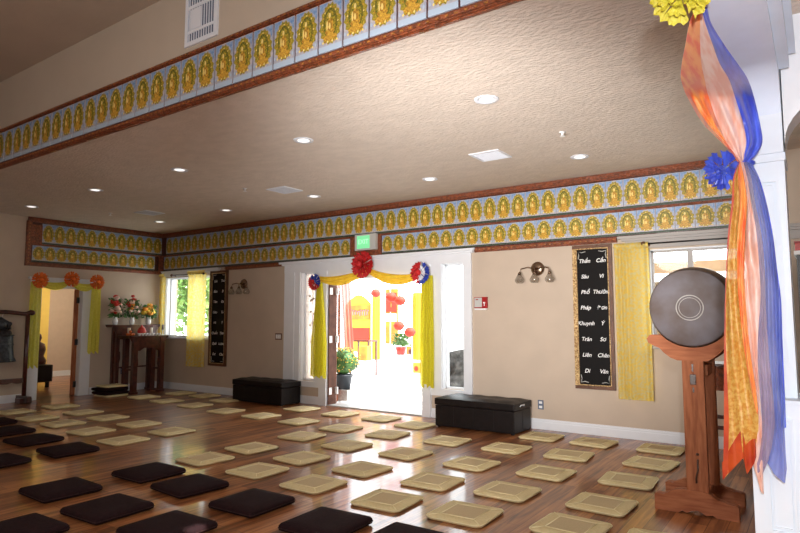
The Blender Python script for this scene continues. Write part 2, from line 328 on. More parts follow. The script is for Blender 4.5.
def window(name, r, cas=.09, mull=(), sill=True, m='glass', fr=.035, head=True):
    x0, x1, z0, z1 = r; root = MB()
    root.box(x0, x1, BY+.09, BY+.13, z0, z0+fr); root.box(x0, x1, BY+.09, BY+.13, z1-fr, z1); root.box(x0, x0+fr, BY+.09, BY+.13, z0, z1); root.box(x1-fr, x1, BY+.09, BY+.13, z0, z1)
    for q in mull: root.box(q-.03, q+.03, BY+.085, BY+.135, z0, z1)
    if sill: root.box(x0-.05, x1+.05, BY-.05, BY+.09, z0-.035, z0, bev=.006)
    if cas:
        root.box(x0-cas, x0, BY-.02, BY, z0-.05, z1); root.box(x1, x1+cas, BY-.02, BY, z0-.05, z1)
    if head:
        root.box(x0-.28, x1+.25, BY-.03, BY, z1+.02, 2.50); root.box(x0-.32, x1+.3, BY-.06, BY, 2.50, 2.53); root.box(x0-.36, x1+.33, BY-.085, BY, 2.53, 2.565)
    o = struct(name, root, M['white'])
    g = MB(); g.box(x0+fr, x1-fr, BY+.105, BY+.112, z0+fr, z1-fr); g.build('pane', M[m], o)
    return o
window('window_1', WL, .1, (-11.1,)); window('window_2', WR, .0, (-1.28,)).data.materials[0] = M['metalf']
w3 = window('window_3', SL, 0, (), False, 'frost', .03, False); w4 = window('window_4', SR, 0, (), False, 'glass', .03, False)
# etched branches on the left sidelight
mb = MB(); random.seed(4)
for k, z in enumerate((1.95, 1.5, 1.05, .7)):
    xs = -7.61; mb.tube([(xs, BY+.10, z-.18), (xs+.02, BY+.10, z), (xs-.01, BY+.10, z+.16)], .006, 5)
    for q in range(5): mb.ball((xs+random.uniform(-.07, .07), BY+.10, z+random.uniform(-.14, .16)), .022, 0, 6, (1, .2, 1.2))
mb.build('etched_branch', M['etch'], w3)
# left doorway casing
mb = MB()
mb.box(LX, LX+.025, 5.26, 5.44, 0, 2.12); mb.box(LX, LX+.025, 6.22, 6.42, 0, 2.12); mb.box(LX, LX+.03, 5.24, 6.44, 2.12, 2.26); mb.box(LX, LX+.06, 5.20, 6.48, 2.26, 2.30)
mb.box(LX-.09, LX, 5.44, 5.455, 0, 2.105); mb.box(LX-.105, LX, 6.215, 6.23, 0, 2.105); mb.box(LX-.09, LX, 5.44, 6.22, 2.105, 2.12)
struct('trim_5', mb, M['white'])
# room beyond the left doorway
mb = MB(); mb.box(-16.9, -16.7, 4.0, 8.38, 0, 3.0, 0); mb.box(-16.9, -12.2, 8.38, 8.46, 0, 3.0, 0); mb.box(-16.9, -12.2, 3.9, 4.05, 0, 3.0, 0); struct('wall_corridor', mb, M['tanwall'])
mb = MB(); mb.box(-16.9, -12.2, 3.9, 8.46, 2.9, 3.0); struct('ceiling_corridor', mb, M['upper'])
mb = MB(); mb.box(-16.70, -16.68, 7.75, 8.38, 0, .14); struct('baseboard_corridor', mb, M['white'])
mb = MB(); mb.box(-16.70, -16.66, 6.75, 7.72, .01, 2.75); o = struct('door_2', mb, M['yelwall'])  # pale wood door, its warm lighting put into the yellow colour
mb = MB(); mb.tube([(-16.66, 7.42, 1.02), (-16.6, 7.42, 1.02), (-16.59, 7.32, 1.03)], .014, 8); mb.lathe([(.035, 0), (.035, .01)], (-16.66, 7.42, 1.02), 'x', 12); mb.build('door_handle', M['brass'], o)
mb = MB(); mb.prism([(-12.22, 6.215), (-12.22, 6.12), (-12.9, 6.465), (-12.9, 6.53)], .01, 2.1, plane='xy'); o = struct('door_3', mb, M['drumwood'])
mb = MB()
for z in (.22, 1.05, 1.88): mb.box(-12.215, -12.18, 6.17, 6.214, z-.06, z+.06)
mb.build('hinge', M['black'], o)
# open leaf of the double door, swung out past square
mb = MB(); a = radians(126.5); dx, dy = cos(a), sin(a); hx, hy = -7.105, BY+.2
def leafbox(mb, s0, s1, z0, z1, t=.045, mi=0):
    nx, ny = -dy, dx; P = [(hx+dx*s+nx*w, hy+dy*s+ny*w) for s, w in ((s0, 0), (s1, 0), (s1, t), (s0, t))]
    mb.prism(P, z0, z1, mi, plane='xy')
leafbox(mb, 0, .12, .01, 2.19); leafbox(mb, .85, .97, .01, 2.19); leafbox(mb, .12, .85, .01, .25); leafbox(mb, .12, .85, 2.05, 2.19)
o = struct('door_1', mb, M['wood'])
mb = MB(); leafbox(mb, .12, .85, .25, 2.05, .02); mb.build('door_pane', M['glass'], o)
for z in (.25, 1.15, 2.0): mb = MB(); mb.box(-7.118, -7.05, BY+.165, BY+.20, z-.06, z+.06); mb.build('hinge', M['plate'], o)
mb = MB(); mb.box(-7.13, -5.13, BY-.02, BY+.25, .0, .018); struct('trim_6', mb, M['greyp'])
mb = MB(); mb.box(-7.118, -7.095, BY-.01, BY+.12, .018, 2.2); mb.box(-7.118, -7.10, BY+.12, BY+.19, .018, 2.2); o = struct('trim_23', mb, M['jamb'])
for z in (.25, 1.15, 2.0): mb = MB(); mb.box(-7.10, -7.088, BY+.0, BY+.07, z-.06, z+.06); mb.build('hinge', M['plate'], o)

# ------------------------------------------------------------------ FRIEZE (boards and carved rails)
mb = MB()
mb.box(LX+.001, -.28, BY-.03, BY, 2.57, CZ)                                                  # backing board
mb.build('frieze_backing', M['darkwood']); o = bpy.data.objects['frieze_backing']; o['kind'] = 'structure'; o.name = 'trim_7'
def rail_x(name, x0, x1, z0, z1, y, d, sgn=-1, bead=True, mi='wood'):
    mb = MB(); h = z1-z0
    for f0, f1, k in ((0, 1, .5), (.15, .85, .8), (.3, .7, 1)):
        lo, hi = sorted((y, y+sgn*d*k)); mb.box(x0, x1, lo, hi, z0+h*f0, z0+h*f1, 0)
    if bead:
        n = int((x1-x0)/.07)
        for i in range(n):
            xx = x0+(i+.5)*(x1-x0)/n; mb.box(xx-.012, xx+.012, y+sgn*(d+.004) if sgn < 0 else y, y if sgn < 0 else y+sgn*(d+.004), z0+h*.42, z0+h*.58, 1)
    return struct(name, mb, [M[mi], M['woodg']])
def rail_y(name, y0, y1, z0, z1, x, d):
    mb = MB(); h = z1-z0
    for f0, f1, k in ((0, 1, .5), (.15, .85, .8), (.3, .7, 1)): mb.box(x, x+d*k, y0, y1, z0+h*f0, z0+h*f1, 0)
    return struct(name, mb, [M['wood'], M['woodg']])
rail_x('trim_8', LX, -.28, 3.33, CZ, BY-.03, .06, bead=False)
rail_x('trim_9', LX, -.28, 2.893, 2.925, BY-.03, .02, bead=False)
rail_x('trim_10', -9.90, -8.26, 2.50, 2.575, BY, .055); rail_x('trim_11', -4.20, -2.12, 2.50, 2.575, BY, .055); rail_x('trim_12', -12.08, -12.02+.02, 2.50, 2.575, BY, .05, bead=False)
mb = MB(); mb.box(LX, LX+.03, 5.17, BY-.03, 2.57, CZ); struct('trim_13', mb, M['darkwood'])
rail_y('trim_14', 5.13, BY-.03, 3.33, CZ, LX+.03, .06); rail_y('trim_15', 5.2, BY-.03, 2.893, 2.925, LX+.03, .02); rail_y('trim_16', 5.13, BY-.03, 2.50, 2.575, LX, .06)
mb = MB(); mb.box(LX, LX+.055, 5.12, 5.20, 2.50, 3.35)
for i in range(13): mb.box(LX+.055, LX+.06, 5.15, 5.17, 2.56+i*.06, 2.585+i*.06, 1)
struct('trim_17', mb, [M['wood'], M['woodg']])
mb = MB(); mb.box(LX, LX+.05, BY-.14, BY-.03, 2.57, 2.893); struct('trim_18', mb, M['wood'])
mb = MB(); mb.box(LX, LX+.045, 5.20, 5.39, 2.925, 3.28); struct('trim_19', mb, M['wood'])
# upper wall frieze above the dropped ceiling
rail_x('trim_20', LX, -.285, 3.405, 3.477, FY, .05); rail_x('trim_21', LX, -.285, 3.872, 3.928, FY, .045)
mb = MB(); mb.box(LX, -.285, FY-.02, FY, 3.477, 3.872); struct('trim_22', mb, M['darkwood'])

# ------------------------------------------------------------------ IMAGE TILES
def tile_meshes(w, h, foot):
    """standing picture card: panel mesh and gilded relief mesh; local x across, z up, faces -y"""
    p = MB(); p.box(-w/2, w/2, -.012, 0, 0, h, 0); p.box(-w/2, w/2, -.014, -.012, 0, foot, 1)
    g = MB(); base = foot+.004; H = h-base-.008; cx = 0; cz = base+H*.5
    def disc(cx, cz, rx, rz, y, mi, n=20, scal=0, k=12):
        pts = []
        for i in range(n):
            a = 2*pi*i/n; s = 1+scal*abs(sin(k*a/2)); f = 1 - .12*max(0, sin(a))*abs(cos(a))
            pts.append((cx+rx*s*f*cos(a), y, cz+rz*s*sin(a)))
        g.face(pts, mi)
    for s in (-1, 1):
        g.face([(s*w*.47, -.0125, h*.985), (s*w*.47, -.0125, h*.70), (s*w*.36, -.0125, h*.84), (s*w*.10, -.0125, h*.985)], 5)
    pts = []
    for i in range(32):
        a = 2*pi*i/32; q = 1+.20*(i % 2); f = 1-.22*max(0, sin(a))*abs(cos(a)); pts.append((w*.425*q*f*cos(a), -.0135, cz-H*.01+H*(.450 if sin(a) < 0 else .455)*q**.6*sin(a)))
    g.face(pts, 0)
    disc(0, cz, w*.31, H*.36, -.0145, 1, 20)
    disc(0, cz-H*.02, w*.235, H*.27, -.0150, 0, 18)
    for k in range(11):
        a = pi*(-.12+1.24*k/10); disc(w*.33*cos(a), cz+H*.385*sin(a), w*.035, w*.035, -.0155, 3 if k % 2 else 2, 6)
    disc(0, base+H*.17, w*.30, H*.075, -.016, 2, 14, .1, 8)                   # lotus seat
    disc(0, base+H*.30, w*.21, H*.085, -.018, 2, 12)                          # crossed legs
    disc(0, base+H*.46, w*.105, H*.165, -.019, 2, 12)                         # torso
    disc(-w*.12, base+H*.45, w*.035, H*.12, -.0195, 3, 8); disc(w*.12, base+H*.45, w*.035, H*.12, -.0195, 2, 8)
    disc(0, base+H*.42, w*.045, H*.08, -.021, 3, 8)
    disc(0, base+H*.68, w*.16, H*.11, -.0165, 0, 14)                          # head halo
    disc(0, base+H*.67, w*.055, H*.065, -.021, 3, 10); disc(0, base+H*.75, w*.03, H*.03, -.022, 1, 6)
    for k in range(7): disc(-w*.3+w*.1*k, base+H*.07, w*.04, H*.032, -.0165, 2 if k % 2 else 3, 6)
    for s in (-1, 1): disc(s*w*.43, base+H*.10, w*.045, H*.05, -.0165, 4, 6)
    return p, g
def make_tile(name, w, h, foot, footm, loc, rz, label, group):
    r = thing(name, loc, label, 'sacred image', group, rz)
    p, g = tile_meshes(w, h, foot)
    p.build('picture_card', [M['panelb'], M[footm]], r, False); g.build('gilded_figure', [M['au1'], M['au2'], M['au3'], M['au4'], M['strip'], M['skyb']], r, False)
    return r
def tile_row(proto, pts, label, group, rz=0):
    for q in pts: copy_tree(proto, q, label, group, rz)
P = .2255
T = make_tile('buddha_picture_tile', .226, .385, .045, 'strip', (-1.42, FY-.02, 3.482), 0, 'golden seated Buddha picture in the single row along the high upper wall', 'Buddha pictures on the upper wall')
tile_row(T, [(-1.42-.2425*i, FY-.02, 3.482) for i in range(1, 31)], T['label'], T['group'])
T2 = make_tile('buddha_picture_tile', .222, .385, .028, 'darkstrip', (-.55, BY-.03, 2.93), 0, 'golden seated Buddha picture in the upper row of the back wall frieze', 'Buddha pictures, upper row, back wall')
n = int((12.02-.55)/P)+1
tile_row(T2, [(-.55-P*i, BY-.03, 2.93) for i in range(1, n)], T2['label'], T2['group'])
T3 = make_tile('buddha_picture_tile', .222, .308, .025, 'darkstrip', (-.62, BY-.03, 2.582), 0, 'golden seated Buddha picture in the lower row of the back wall frieze', 'Buddha pictures, lower row, back wall')
tile_row(T3, [(-.62-P*i, BY-.03, 2.582) for i in range(1, n) if not (-6.62 < -.62-P*i < -5.86)], T3['label'], T3['group'])
tile_row(T2, [(LX+.03, 5.50+.2105*i, 2.93) for i in range(12)], 'golden seated Buddha picture in the upper row of the left wall frieze', 'Buddha pictures, upper row, left wall', radians(90))
tile_row(T3, [(LX+.03, 5.34+.2105*i, 2.582) for i in range(12)], 'golden seated Buddha picture in the lower row of the left wall frieze', 'Buddha pictures, lower row, left wall', radians(90))
# exit sign with its brown mount
r = thing('exit_sign', (-6.24, BY-.05, 2.60), 'grey box exit sign glowing green in the frieze above the double door', 'exit sign')
mb = MB(); mb.box(-6.59, -5.925, BY-.06, BY-.031, 2.56, 2.893); mb.build('mounting_board', M['wood'], r)
mb = MB(); mb.box(-6.43, -5.99, BY-.13, BY-.06, 2.66, 2.93, bev=.008); mb.build('housing', M['greyp'], r)
mb = MB(); mb.box(-6.38, -6.11, BY-.134, BY-.13, 2.69, 2.905); mb.build('lit_face', M['exitg'], r)
add_text('EXIT', .11, (-6.245, BY-.136, 2.80), r, M['exitt'])
# ------------------------------------------------------------------ CEILING FIXTURES
def can_light(loc):
    r = thing('recessed_light', loc, '', 'ceiling light', 'recessed lights in the ceiling')
    mb = MB(); mb.lathe([(.065, -.004), (.105, -.008), (.11, 0), (.065, 0)], (0, 0, 0), n=24, ring=True); mb.build('trim_ring', M['metalv'], r, False)
    mb = MB(); mb.lathe([(.064, -.003), (.064, 0)], n=24); mb.build('lens', M['lamp'], r, False); return r
C1 = [(-2.30, 4.62), (-4.46, 4.58), (-6.67, 4.60), (-8.75, 4.62), (-10.95, 4.70)]; C2 = [(-2.24, 6.93), (-4.30, 6.88), (-6.40, 6.82), (-8.50, 6.82), (-10.6, 6.9)]
names = ['nearest the striped drape', 'second from the right', 'in the middle', 'second from the left', 'farthest left']
cl = None
for row, nm in ((C1, 'front ceiling row'), (C2, 'rear ceiling row')):
    for i, (x, y) in enumerate(row):
        lb = 'round recessed light, %s in the %s' % (names[i], nm)
        if cl is None: cl = can_light((x, y, CZ)); cl['label'] = lb
        else: copy_tree(cl, (x, y, CZ), lb)
def vent(loc):
    r = thing('ceiling_vent', loc, '', 'air vent', 'square vents in the ceiling')
    mb = MB()
    for a in ((-.19, .19, -.19, -.165), (-.19, .19, .165, .19), (-.19, -.165, -.165, .165), (.165, .19, -.165, .165)): mb.box(a[0], a[1], a[2], a[3], -.012, 0)
    mb.build('frame', M['metalv'], r, False)
    mb = MB(); mb.box(-.165, .165, -.165, .165, -.003, 0, 1)
    for i in range(9): y = -.15+i*.0375; mb.box(-.16, .16, y-.007, y+.007, -.011, -.004, 0)
    mb.build('louvre', [M['metalv'], M['slot']], r, False); return r
v = vent((-3.08, 6.27, CZ)); v['label'] = 'white square ceiling vent above the right wall sconce'
copy_tree(v, (-6.43, 6.22, CZ), 'white square ceiling vent in the middle, toward the double door'); copy_tree(v, (-9.83, 6.19, CZ), 'white square ceiling vent farthest left, near the altar corner')
def sprink(loc):
    r = thing('sprinkler_head', loc, '', 'sprinkler', 'sprinklers in the ceiling')
    mb = MB(); mb.lathe([(.035, 0), (.035, -.006), (.012, -.010), (.010, -.04), (.028, -.042), (.028, -.046)], n=12); mb.build('deflector', M['plate'], r, False); return r
s = sprink((-2.08, 5.90, CZ)); s['label'] = 'small white sprinkler head nearest the striped drape'
copy_tree(s, (-6.84, 5.82, CZ), 'small white sprinkler head beside the middle ceiling vent'); copy_tree(s, (-10.45, 5.81, CZ), 'small white sprinkler head farthest left, near the altar corner')
r = thing('wall_vent', (-4.43, FY, 3.98), 'white rectangular grille high on the upper wall above the picture row', 'air vent')
mb = MB()
for a in ((-4.66, -4.20, 3.98, 4.02), (-4.66, -4.20, 4.50, 4.54), (-4.66, -4.62, 4.02, 4.50), (-4.24, -4.20, 4.02, 4.50)): mb.box(a[0], a[1], FY-.03, FY-.012, a[2], a[3])
mb.build('frame', M['metalv'], r)
mb = MB(); mb.box(-4.62, -4.24, FY-.018, FY-.012, 4.02, 4.50, 1); mb.box(-4.59, -4.44, FY-.024, FY-.018, 4.13, 4.32, 0)
for i in range(11): x = -4.61+i*.035; mb.box(x, x+.010, FY-.022, FY-.018, 4.02, 4.50, 0)
mb.box(-4.62, -4.24, FY-.025, FY-.018, 4.10, 4.125, 0); mb.box(-4.62, -4.24, FY-.025, FY-.018, 4.33, 4.36, 0)
mb.build('grille', [M['metalv'], M['slot']], r)

# ------------------------------------------------------------------ CUSHIONS
def rsq(h, r, n=5):
    pts = []
    for cx, cy, a0 in ((h-r, h-r, 0), (-h+r, h-r, 90), (-h+r, -h+r, 180), (h-r, -h+r, 270)):
        for i in range(n+1): a = radians(a0+90*i/n); pts.append((cx+r*cos(a), cy+r*sin(a)))
    return pts
def rings(mb, L, mi=0):
    R = [[mb.bm.verts.new((x, y, z)) for x, y in pts] for pts, z in L]
    for i in range(len(R)-1):
        for k in range(len(R[0])):
            f = mb.bm.faces.new((R[i][k], R[i][(k+1) % len(R[0])], R[i+1][(k+1) % len(R[0])], R[i+1][k])); f.material_index = mi; f.smooth = True
    for q in (R[0], R[-1]): mb.bm.faces.new(q).material_index = mi
def make_cushion(dark, loc, label, group):
    r = thing('floor_cushion', loc, label, 'cushion', group); h = .232
    mb = MB()
    if dark:
        rings(mb, [(rsq(h-.01, .02), .001), (rsq(h+.014, .025), .014), (rsq(h+.015, .025), .042), (rsq(h+.004, .022), .056), (rsq(h-.07, .03), .068), (rsq(.04, .02), .072)])
        mb.build('cover', M['darkc'], r, False)
        mb = MB(); pts = rsq(h+.016, .027)
        mb.tube([(x, y, .028) for x, y in pts]+[(pts[0][0], pts[0][1], .028)], .0045, 5); mb.build('piping', M['darkc2'], r, False)
    else:
        rings(mb, [(rsq(h-.01, .055), .001), (rsq(h, .06), .008), (rsq(h, .06), .020), (rsq(h-.012, .055), .028), (rsq(h-.075, .03), .031), (rsq(h-.09, .02), .030)])
        mb.build('cover', M['beige'], r, False)
        mb = MB(); q = h-.10; mb.box(-q, q, -q, q, .029, .0325); mb.build('centre_panel', M['beige2'], r, False)
        mb = MB(); pts = rsq(h+.002, .06); mb.tube([(x, y, .020) for x, y in pts]+[(pts[0][0], pts[0][1], .020)], .004, 5)
        q = h-.095; mb.tube([(-q, -q, .032), (q, -q, .032), (q, q, .032), (-q, q, .032), (-q, -q, .032)], .004, 5)
        for a, b in ((1, 1), (1, -1), (-1, 1), (-1, -1)): mb.tube([(a*q, b*q, .032), (a*(h-.02), b*(h-.02), .029)], .0035, 5)
        mb.build('piping', M['piping'], r, False)
    return r
BG = {'row along back wall': [(-10.66, 7.55), (-9.93, 7.57), (-9.05, 7.38), (-7.15, 7.40), (-6.28, 7.36), (-5.49, 7.38), (-4.76, 7.20), (-2.98, 7.42), (-2.32, 7.43), (-1.57, 7.49)],
 'second row from back wall': [(-10.72, 6.78), (-9.85, 6.69), (-8.97, 6.64), (-8.01, 6.53), (-7.15, 6.51), (-6.31, 6.47), (-5.46, 6.42), (-4.68, 6.43), (-3.83, 6.51), (-3.05, 6.53), (-2.34, 6.60), (-1.51, 6.71)],
 'third row from back wall': [(-5.50, 5.70), (-4.67, 5.60), (-3.86, 5.64), (-3.03, 5.64), (-2.26, 5.73), (-1.53, 5.89)],
 'row behind the front beige row': [(-10.75, 5.25), (-9.76, 5.12), (-8.94, 5.07), (-8.03, 5.02), (-7.15, 4.94), (-5.48, 4.85), (-4.65, 4.82), (-3.82, 4.82), (-3.00, 4.83), (-2.30, 4.93), (-1.52, 5.03)],
 'frontmost beige row': [(-10.73, 4.53), (-9.78, 4.44), (-8.96, 4.42), (-8.05, 4.34), (-7.12, 4.25), (-5.47, 4.20), (-4.63, 4.18), (-3.84, 4.14), (-3.00, 4.12), (-2.31, 4.19), (-1.54, 4.35), (-.93, 4.36)]}
DK = {'dark row next to beige ones': [(-9.81, 3.84), (-8.88, 3.67), (-7.99, 3.60), (-7.06, 3.55), (-5.39, 3.49), (-4.67, 3.43), (-3.83, 3.41), (-3.00, 3.37), (-2.33, 3.40)],
 'nearest dark row': [(-7.08, 2.82), (-5.48, 2.71), (-4.64, 2.66), (-3.86, 2.66)]}
ORD = ['first', 'second', 'third', 'fourth', 'fifth', 'sixth', 'seventh', 'eighth', 'ninth', 'tenth', 'eleventh', 'twelfth']
random.seed(7)
for D, dark, grp in ((BG, 0, 'beige cushions laid out in rows'), (DK, 1, 'dark brown cushions laid out in rows')):
    proto = None
    for rowname, L in D.items():
        for i, (x, y) in enumerate(L):
            lb = ('thick dark brown floor cushion, ' if dark else 'flat beige square cushion, ')+ORD[i]+' from left in '+rowname
            if proto is None: proto = make_cushion(dark, (x, y, 0), lb, grp); proto.rotation_euler.z = radians(random.uniform(-3, 3))
            else: copy_tree(proto, (x, y, 0), lb, None, radians(random.uniform(-5, 5)))
    if dark: DP = proto
    else: BP = proto
copy_tree(DP, (-4.67, 2.02, 0), 'thick dark brown square floor cushion cut by the lower left corner of the view', None, .03)
copy_tree(BP, (-11.55, 6.60, 0), 'beige cushion at the bottom of the small stack beside the altar', 'cushions stacked by the altar', .05)
copy_tree(DP, (-11.60, 6.60, .034), 'dark cushion in the middle of the small stack beside the altar', 'cushions stacked by the altar', .0)
copy_tree(DP, (-11.60, 6.59, .105), 'upper of the two dark cushions in the stack beside the altar', 'cushions stacked by the altar', .04)
copy_tree(BP, (-11.58, 6.62, .176), 'beige cushion on top of the small stack beside the altar', 'cushions stacked by the altar', -.05)

# ------------------------------------------------------------------ BENCHES
def bench(x0, x1, y0, y1, h, label):
    r = thing('storage_bench', ((x0+x1)/2, (y0+y1)/2, 0), label, 'bench')
    mb = MB(); mb.box(x0+.01, x1-.01, y0+.01, y1-.01, .015, h-.13, bev=.01)
    n = max(3, int(round((x1-x0)/.29)))
    for i in range(1, n):
        x = lerp(x0, x1, i/n); mb.box(x-.003, x+.003, y0+.006, y0+.012, .03, h-.14, 1)
    for y in (lerp(y0, y1, .5),):
        for x in (x0+.006, x1-.012): mb.box(x, x+.006, y-.003, y+.003, .03, h-.14, 1)
    mb.build('body', [M['leather'], M['seam']], r)
    mb = MB(); mb.box(x0, x1, y0, y1, h-.125, h-.03, bev=.02); mb.build('lid', M['leather'], r)
    def pad(u, v):
        x = lerp(x0+.01, x1-.01, u); y = lerp(y0+.01, y1-.01, v); e = min(1, min(u, 1-u)*14, min(v, 1-v)*7)
        return (x, y, h-.032+.03*e*(.65+.35*abs(sin(u*pi*n))*abs(sin(v*pi*2))))
    mb = MB(); mb.grid(pad, n*6, 10); mb.build('tufted_top', M['leather'], r)
    for x in (x0+.05, x1-.05):
        for y in (y0+.05, y1-.05): mb = MB(); mb.box(x-.02, x+.02, y-.02, y+.02, 0, .02); mb.build('foot', M['black'], r)
    return r
b1 = bench(-9.0, -7.70, 7.46, 7.94, .43, 'black leather storage bench left of the double door, below the light switch')
b2 = bench(-4.53, -3.31, 7.34, 7.90, .43, 'black leather storage bench right of the double door, below the red alarm panel')
mb = MB(); mb.tube([(-3.302, 7.50, .35), (-3.292, 7.50, .37), (-3.292, 7.62, .37), (-3.302, 7.62, .35)], .008, 6); mb.build('pale_reflection', M['metalv'], b2)  # pale bar put in for a reflection on the bench end

# ------------------------------------------------------------------ CURTAINS AND RODS
def pleated(name, label, x0, x1, z0, z1, y, m, folds, amp, cat='curtain', taper=1.0, seed=0, cx=None, along='x', group=None, hem=.0):
    def fn(u, v):
        k = lerp(taper, 1, min(1, u*1.4)); c = (x0+x1)/2 if cx is None else cx
        a = c+((lerp(x0, x1, v)-c))*k; d = amp*sin(v*folds*2*pi+seed)*(.6+.4*sin(v*7+seed)); z = lerp(z1, z0, u)+hem*sin(v*9+seed)*u
        return (a, y-.02+d, z) if along == 'x' else (y+.02+d, a, z)
    mb = MB(); mb.grid(fn, 12, folds*8); r = mb.build(name, M[m]); return r if label is None else tag(r, label, cat, group)
def curtain(label, x0, x1, z0, z1, folds, seed):
    r = thing('window_curtain', ((x0+x1)/2, BY-.10, z0), label, 'curtain', 'yellow lace window curtains')
    mb = MB(); mb.grid(lambda u, v: (lerp(x0, x1, v), BY-.10+.022*sin(v*folds*2*pi+seed)*(.6+.4*sin(v*7)), lerp(z1-.03, z0, u)), 14, folds*8); mb.build('lace_panel', M['yel'], r)
    mb = MB(); mb.grid(lambda u, v: (lerp(x0, x1, v), BY-.10-.03*sin(u*pi)+.01*sin(v*folds*4*pi), lerp(z1+.03, z1-.05, u)), 5, folds*6); mb.build('rod_pocket', M['yel'], r)
curtain('narrow yellow curtain in the corner behind the altar table', -12.05, -11.86, .70, 2.48, 3, 1)
curtain('long yellow lace curtain between the altar window and the left scroll', -11.04, -10.44, .52, 2.50, 6, 2)
curtain('yellow lace curtain between the right scroll and the drum', -2.14, -1.72, .50, 2.44, 5, 3)
def rod(x0, x1, z, label):
    r = thing('curtain_rod', ((x0+x1)/2, BY-.10, z), label, 'curtain rod')
    mb = MB(); mb.tube([(x0, BY-.10, z), (x1, BY-.10, z)], .010, 8); mb.build('pole', M['black'], r)
    for x in (x0, x1): mb = MB(); mb.ball((x, BY-.10, z), .033, 0, 10); mb.build('finial', M['brownf'], r)
    for x in (x0+.06, x1-.06): mb = MB(); mb.box(x-.008, x+.008, BY-.10, BY, z-.02, z+.008); mb.build('bracket', M['brownf'], r)
rod(-11.62, -10.50, 2.46, 'dark curtain rod over the altar window'); rod(-1.78, -.30, 2.445, 'dark curtain rod over the window behind the drum')

# ------------------------------------------------------------------ SCROLLS
def scroll(x0, x1, z0, z1, label, lines, size, gild):
    r = thing('calligraphy_panel', ((x0+x1)/2, BY-.02, z0), label, 'framed scroll', None)
    f = .044; mb = MB()
    for a in ((x0, x1, z0, z0+f), (x0, x1, z1-f, z1), (x0, x0+f, z0+f, z1-f), (x1-f, x1, z0+f, z1-f)): mb.box(a[0], a[1], BY-.045, BY-.002, a[2], a[3], 0 if a[0] > x0 or a[1] == x1 or gild == 'brownf' else 1)
    mb.build('outer_frame', [M['brownf'], M['goldf']], r)
    g = .014; a0, a1, c0, c1 = x0+f, x1-f, z0+f, z1-f; mb = MB()
    for a in ((a0, a1, c0, c0+g), (a0, a1, c1-g, c1), (a0, a0+g, c0+g, c1-g), (a1-g, a1, c0+g, c1-g)): mb.box(a[0], a[1], BY-.040, BY-.002, a[2], a[3])
    mb.build('inner_frame', M['goldf'], r)
    mb = MB(); mb.box(a0, a1, BY-.02, BY-.002, c0, c1); mb.build('black_board', M['blackb'], r)
    n = len(lines); w = (a1-a0)
    for i, (L, R_) in enumerate(lines):
        z = lerp(c1-.17, c0+.19, i/(n-1))
        add_text(L, size, (a0+w*.26, BY-.023, z), r, M['ink'], 'lettering', .25); add_text(R_, size, (a0+w*.76, BY-.023, z), r, M['ink'], 'lettering', .25)
    for sx, sz in ((0, 0), (1, 0), (0, 1), (1, 1)):
        mb = MB()
        xx = a0+.03 if not sx else a1-.03; zz = c0+.04 if not sz else c1-.04; dx = 1 if not sx else -1; dz = 1 if not sz else -1
        mb.tube([(xx+dx*.10, BY-.023, zz), (xx+dx*.05, BY-.023, zz+dz*.012), (xx, BY-.023, zz), (xx+dx*.01, BY-.023, zz+dz*.05), (xx, BY-.023, zz+dz*.10)], .006, 5)
        mb.build('corner_flourish', M['greyp'], r)
    return r
scroll(-2.71, -2.19, .59, 2.49, 'tall black calligraphy panel in a gilt frame beside the drum curtain', [('Thần', 'Cần'), ('Sâu', 'Vi'), ('Phổ', 'Thường'), ('Pháp', 'Đơn'), ('Khuynh', 'Ý'), ('Trân', 'Sơ'), ('Liên', 'Chân'), ('Di', 'Vân')], .072, 'goldf')
scroll(-10.37, -9.83, .56, 2.50, 'tall black calligraphy panel in a brown frame right of the altar curtain', [('Lâu', 'Thơ'), ('Bảo', 'Đ'), ('Tâm', 'Đà'), ('Giáo', 'Tu'), ('Hà', 'Ý'), ('Chuẩn', 'Tịnh'), ('Quả', 'Lương'), ('Dư', 'Câu')], .070, 'brownf')

# ------------------------------------------------------------------ SCONCES, PANELS
def sconce(x, z, label):
    r = thing('wall_sconce', (x, BY, z), label, 'wall lamp', 'three-shade wall sconces')
    mb = MB(); mb.lathe([(.02, -.045), (.06, -.04), (.095, -.02), (.10, -.002)], (x, BY, z), 'y', 24); mb.build('backplate', M['chrome'], r)
    for dx in (-.22, 0, .22):
        mb = MB(); mb.tube([(x, BY-.04, z-.01), (x+dx*.5, BY-.10, z+.015), (x+dx*.9, BY-.13, z-.005), (x+dx, BY-.13, z-.06)], .009, 8); mb.lathe([(.012, .03), (.022, .02), (.026, -.01)], (x+dx, BY-.13, z-.08), 'z', 12); mb.build('arm', M['chrome'], r)
        mb = MB(); mb.lathe([(.024, 0), (.045, -.035), (.066, -.075), (.064, -.10), (.045, -.125)], (x+dx, BY-.13, z-.08), 'z', 16); mb.build('glass_shade', M['shade'], r)
sconce(-3.22, 2.21, 'bronze wall sconce with three glass shades between the alarm panel and right scroll')
sconce(-9.36, 2.20, 'bronze wall sconce with three glass shades right of the left scroll')
r = thing('fire_alarm_panel', (-4.10, BY, 1.62), 'small red fire alarm pull station beside the right sidelight', 'alarm')
mb = MB(); mb.box(-4.21, -4.00, BY-.04, BY, 1.665, 1.83, bev=.005); mb.build('housing', M['redplastic'], r)
mb = MB(); mb.box(-4.20, -4.08, BY-.045, BY-.04, 1.68, 1.82); mb.build('instruction_plate', M['greyp'], r)
mb = MB(); mb.box(-4.18, -4.14, BY-.047, BY-.045, 1.785, 1.80); mb.build('label_strip', M['redplastic'], r)
mb = MB(); mb.box(-4.055, -4.025, BY-.055, BY-.04, 1.735, 1.755); mb.box(-4.044, -4.036, BY-.05, BY-.04, 1.70, 1.735); mb.build('pull_lever', M['ink'], r)
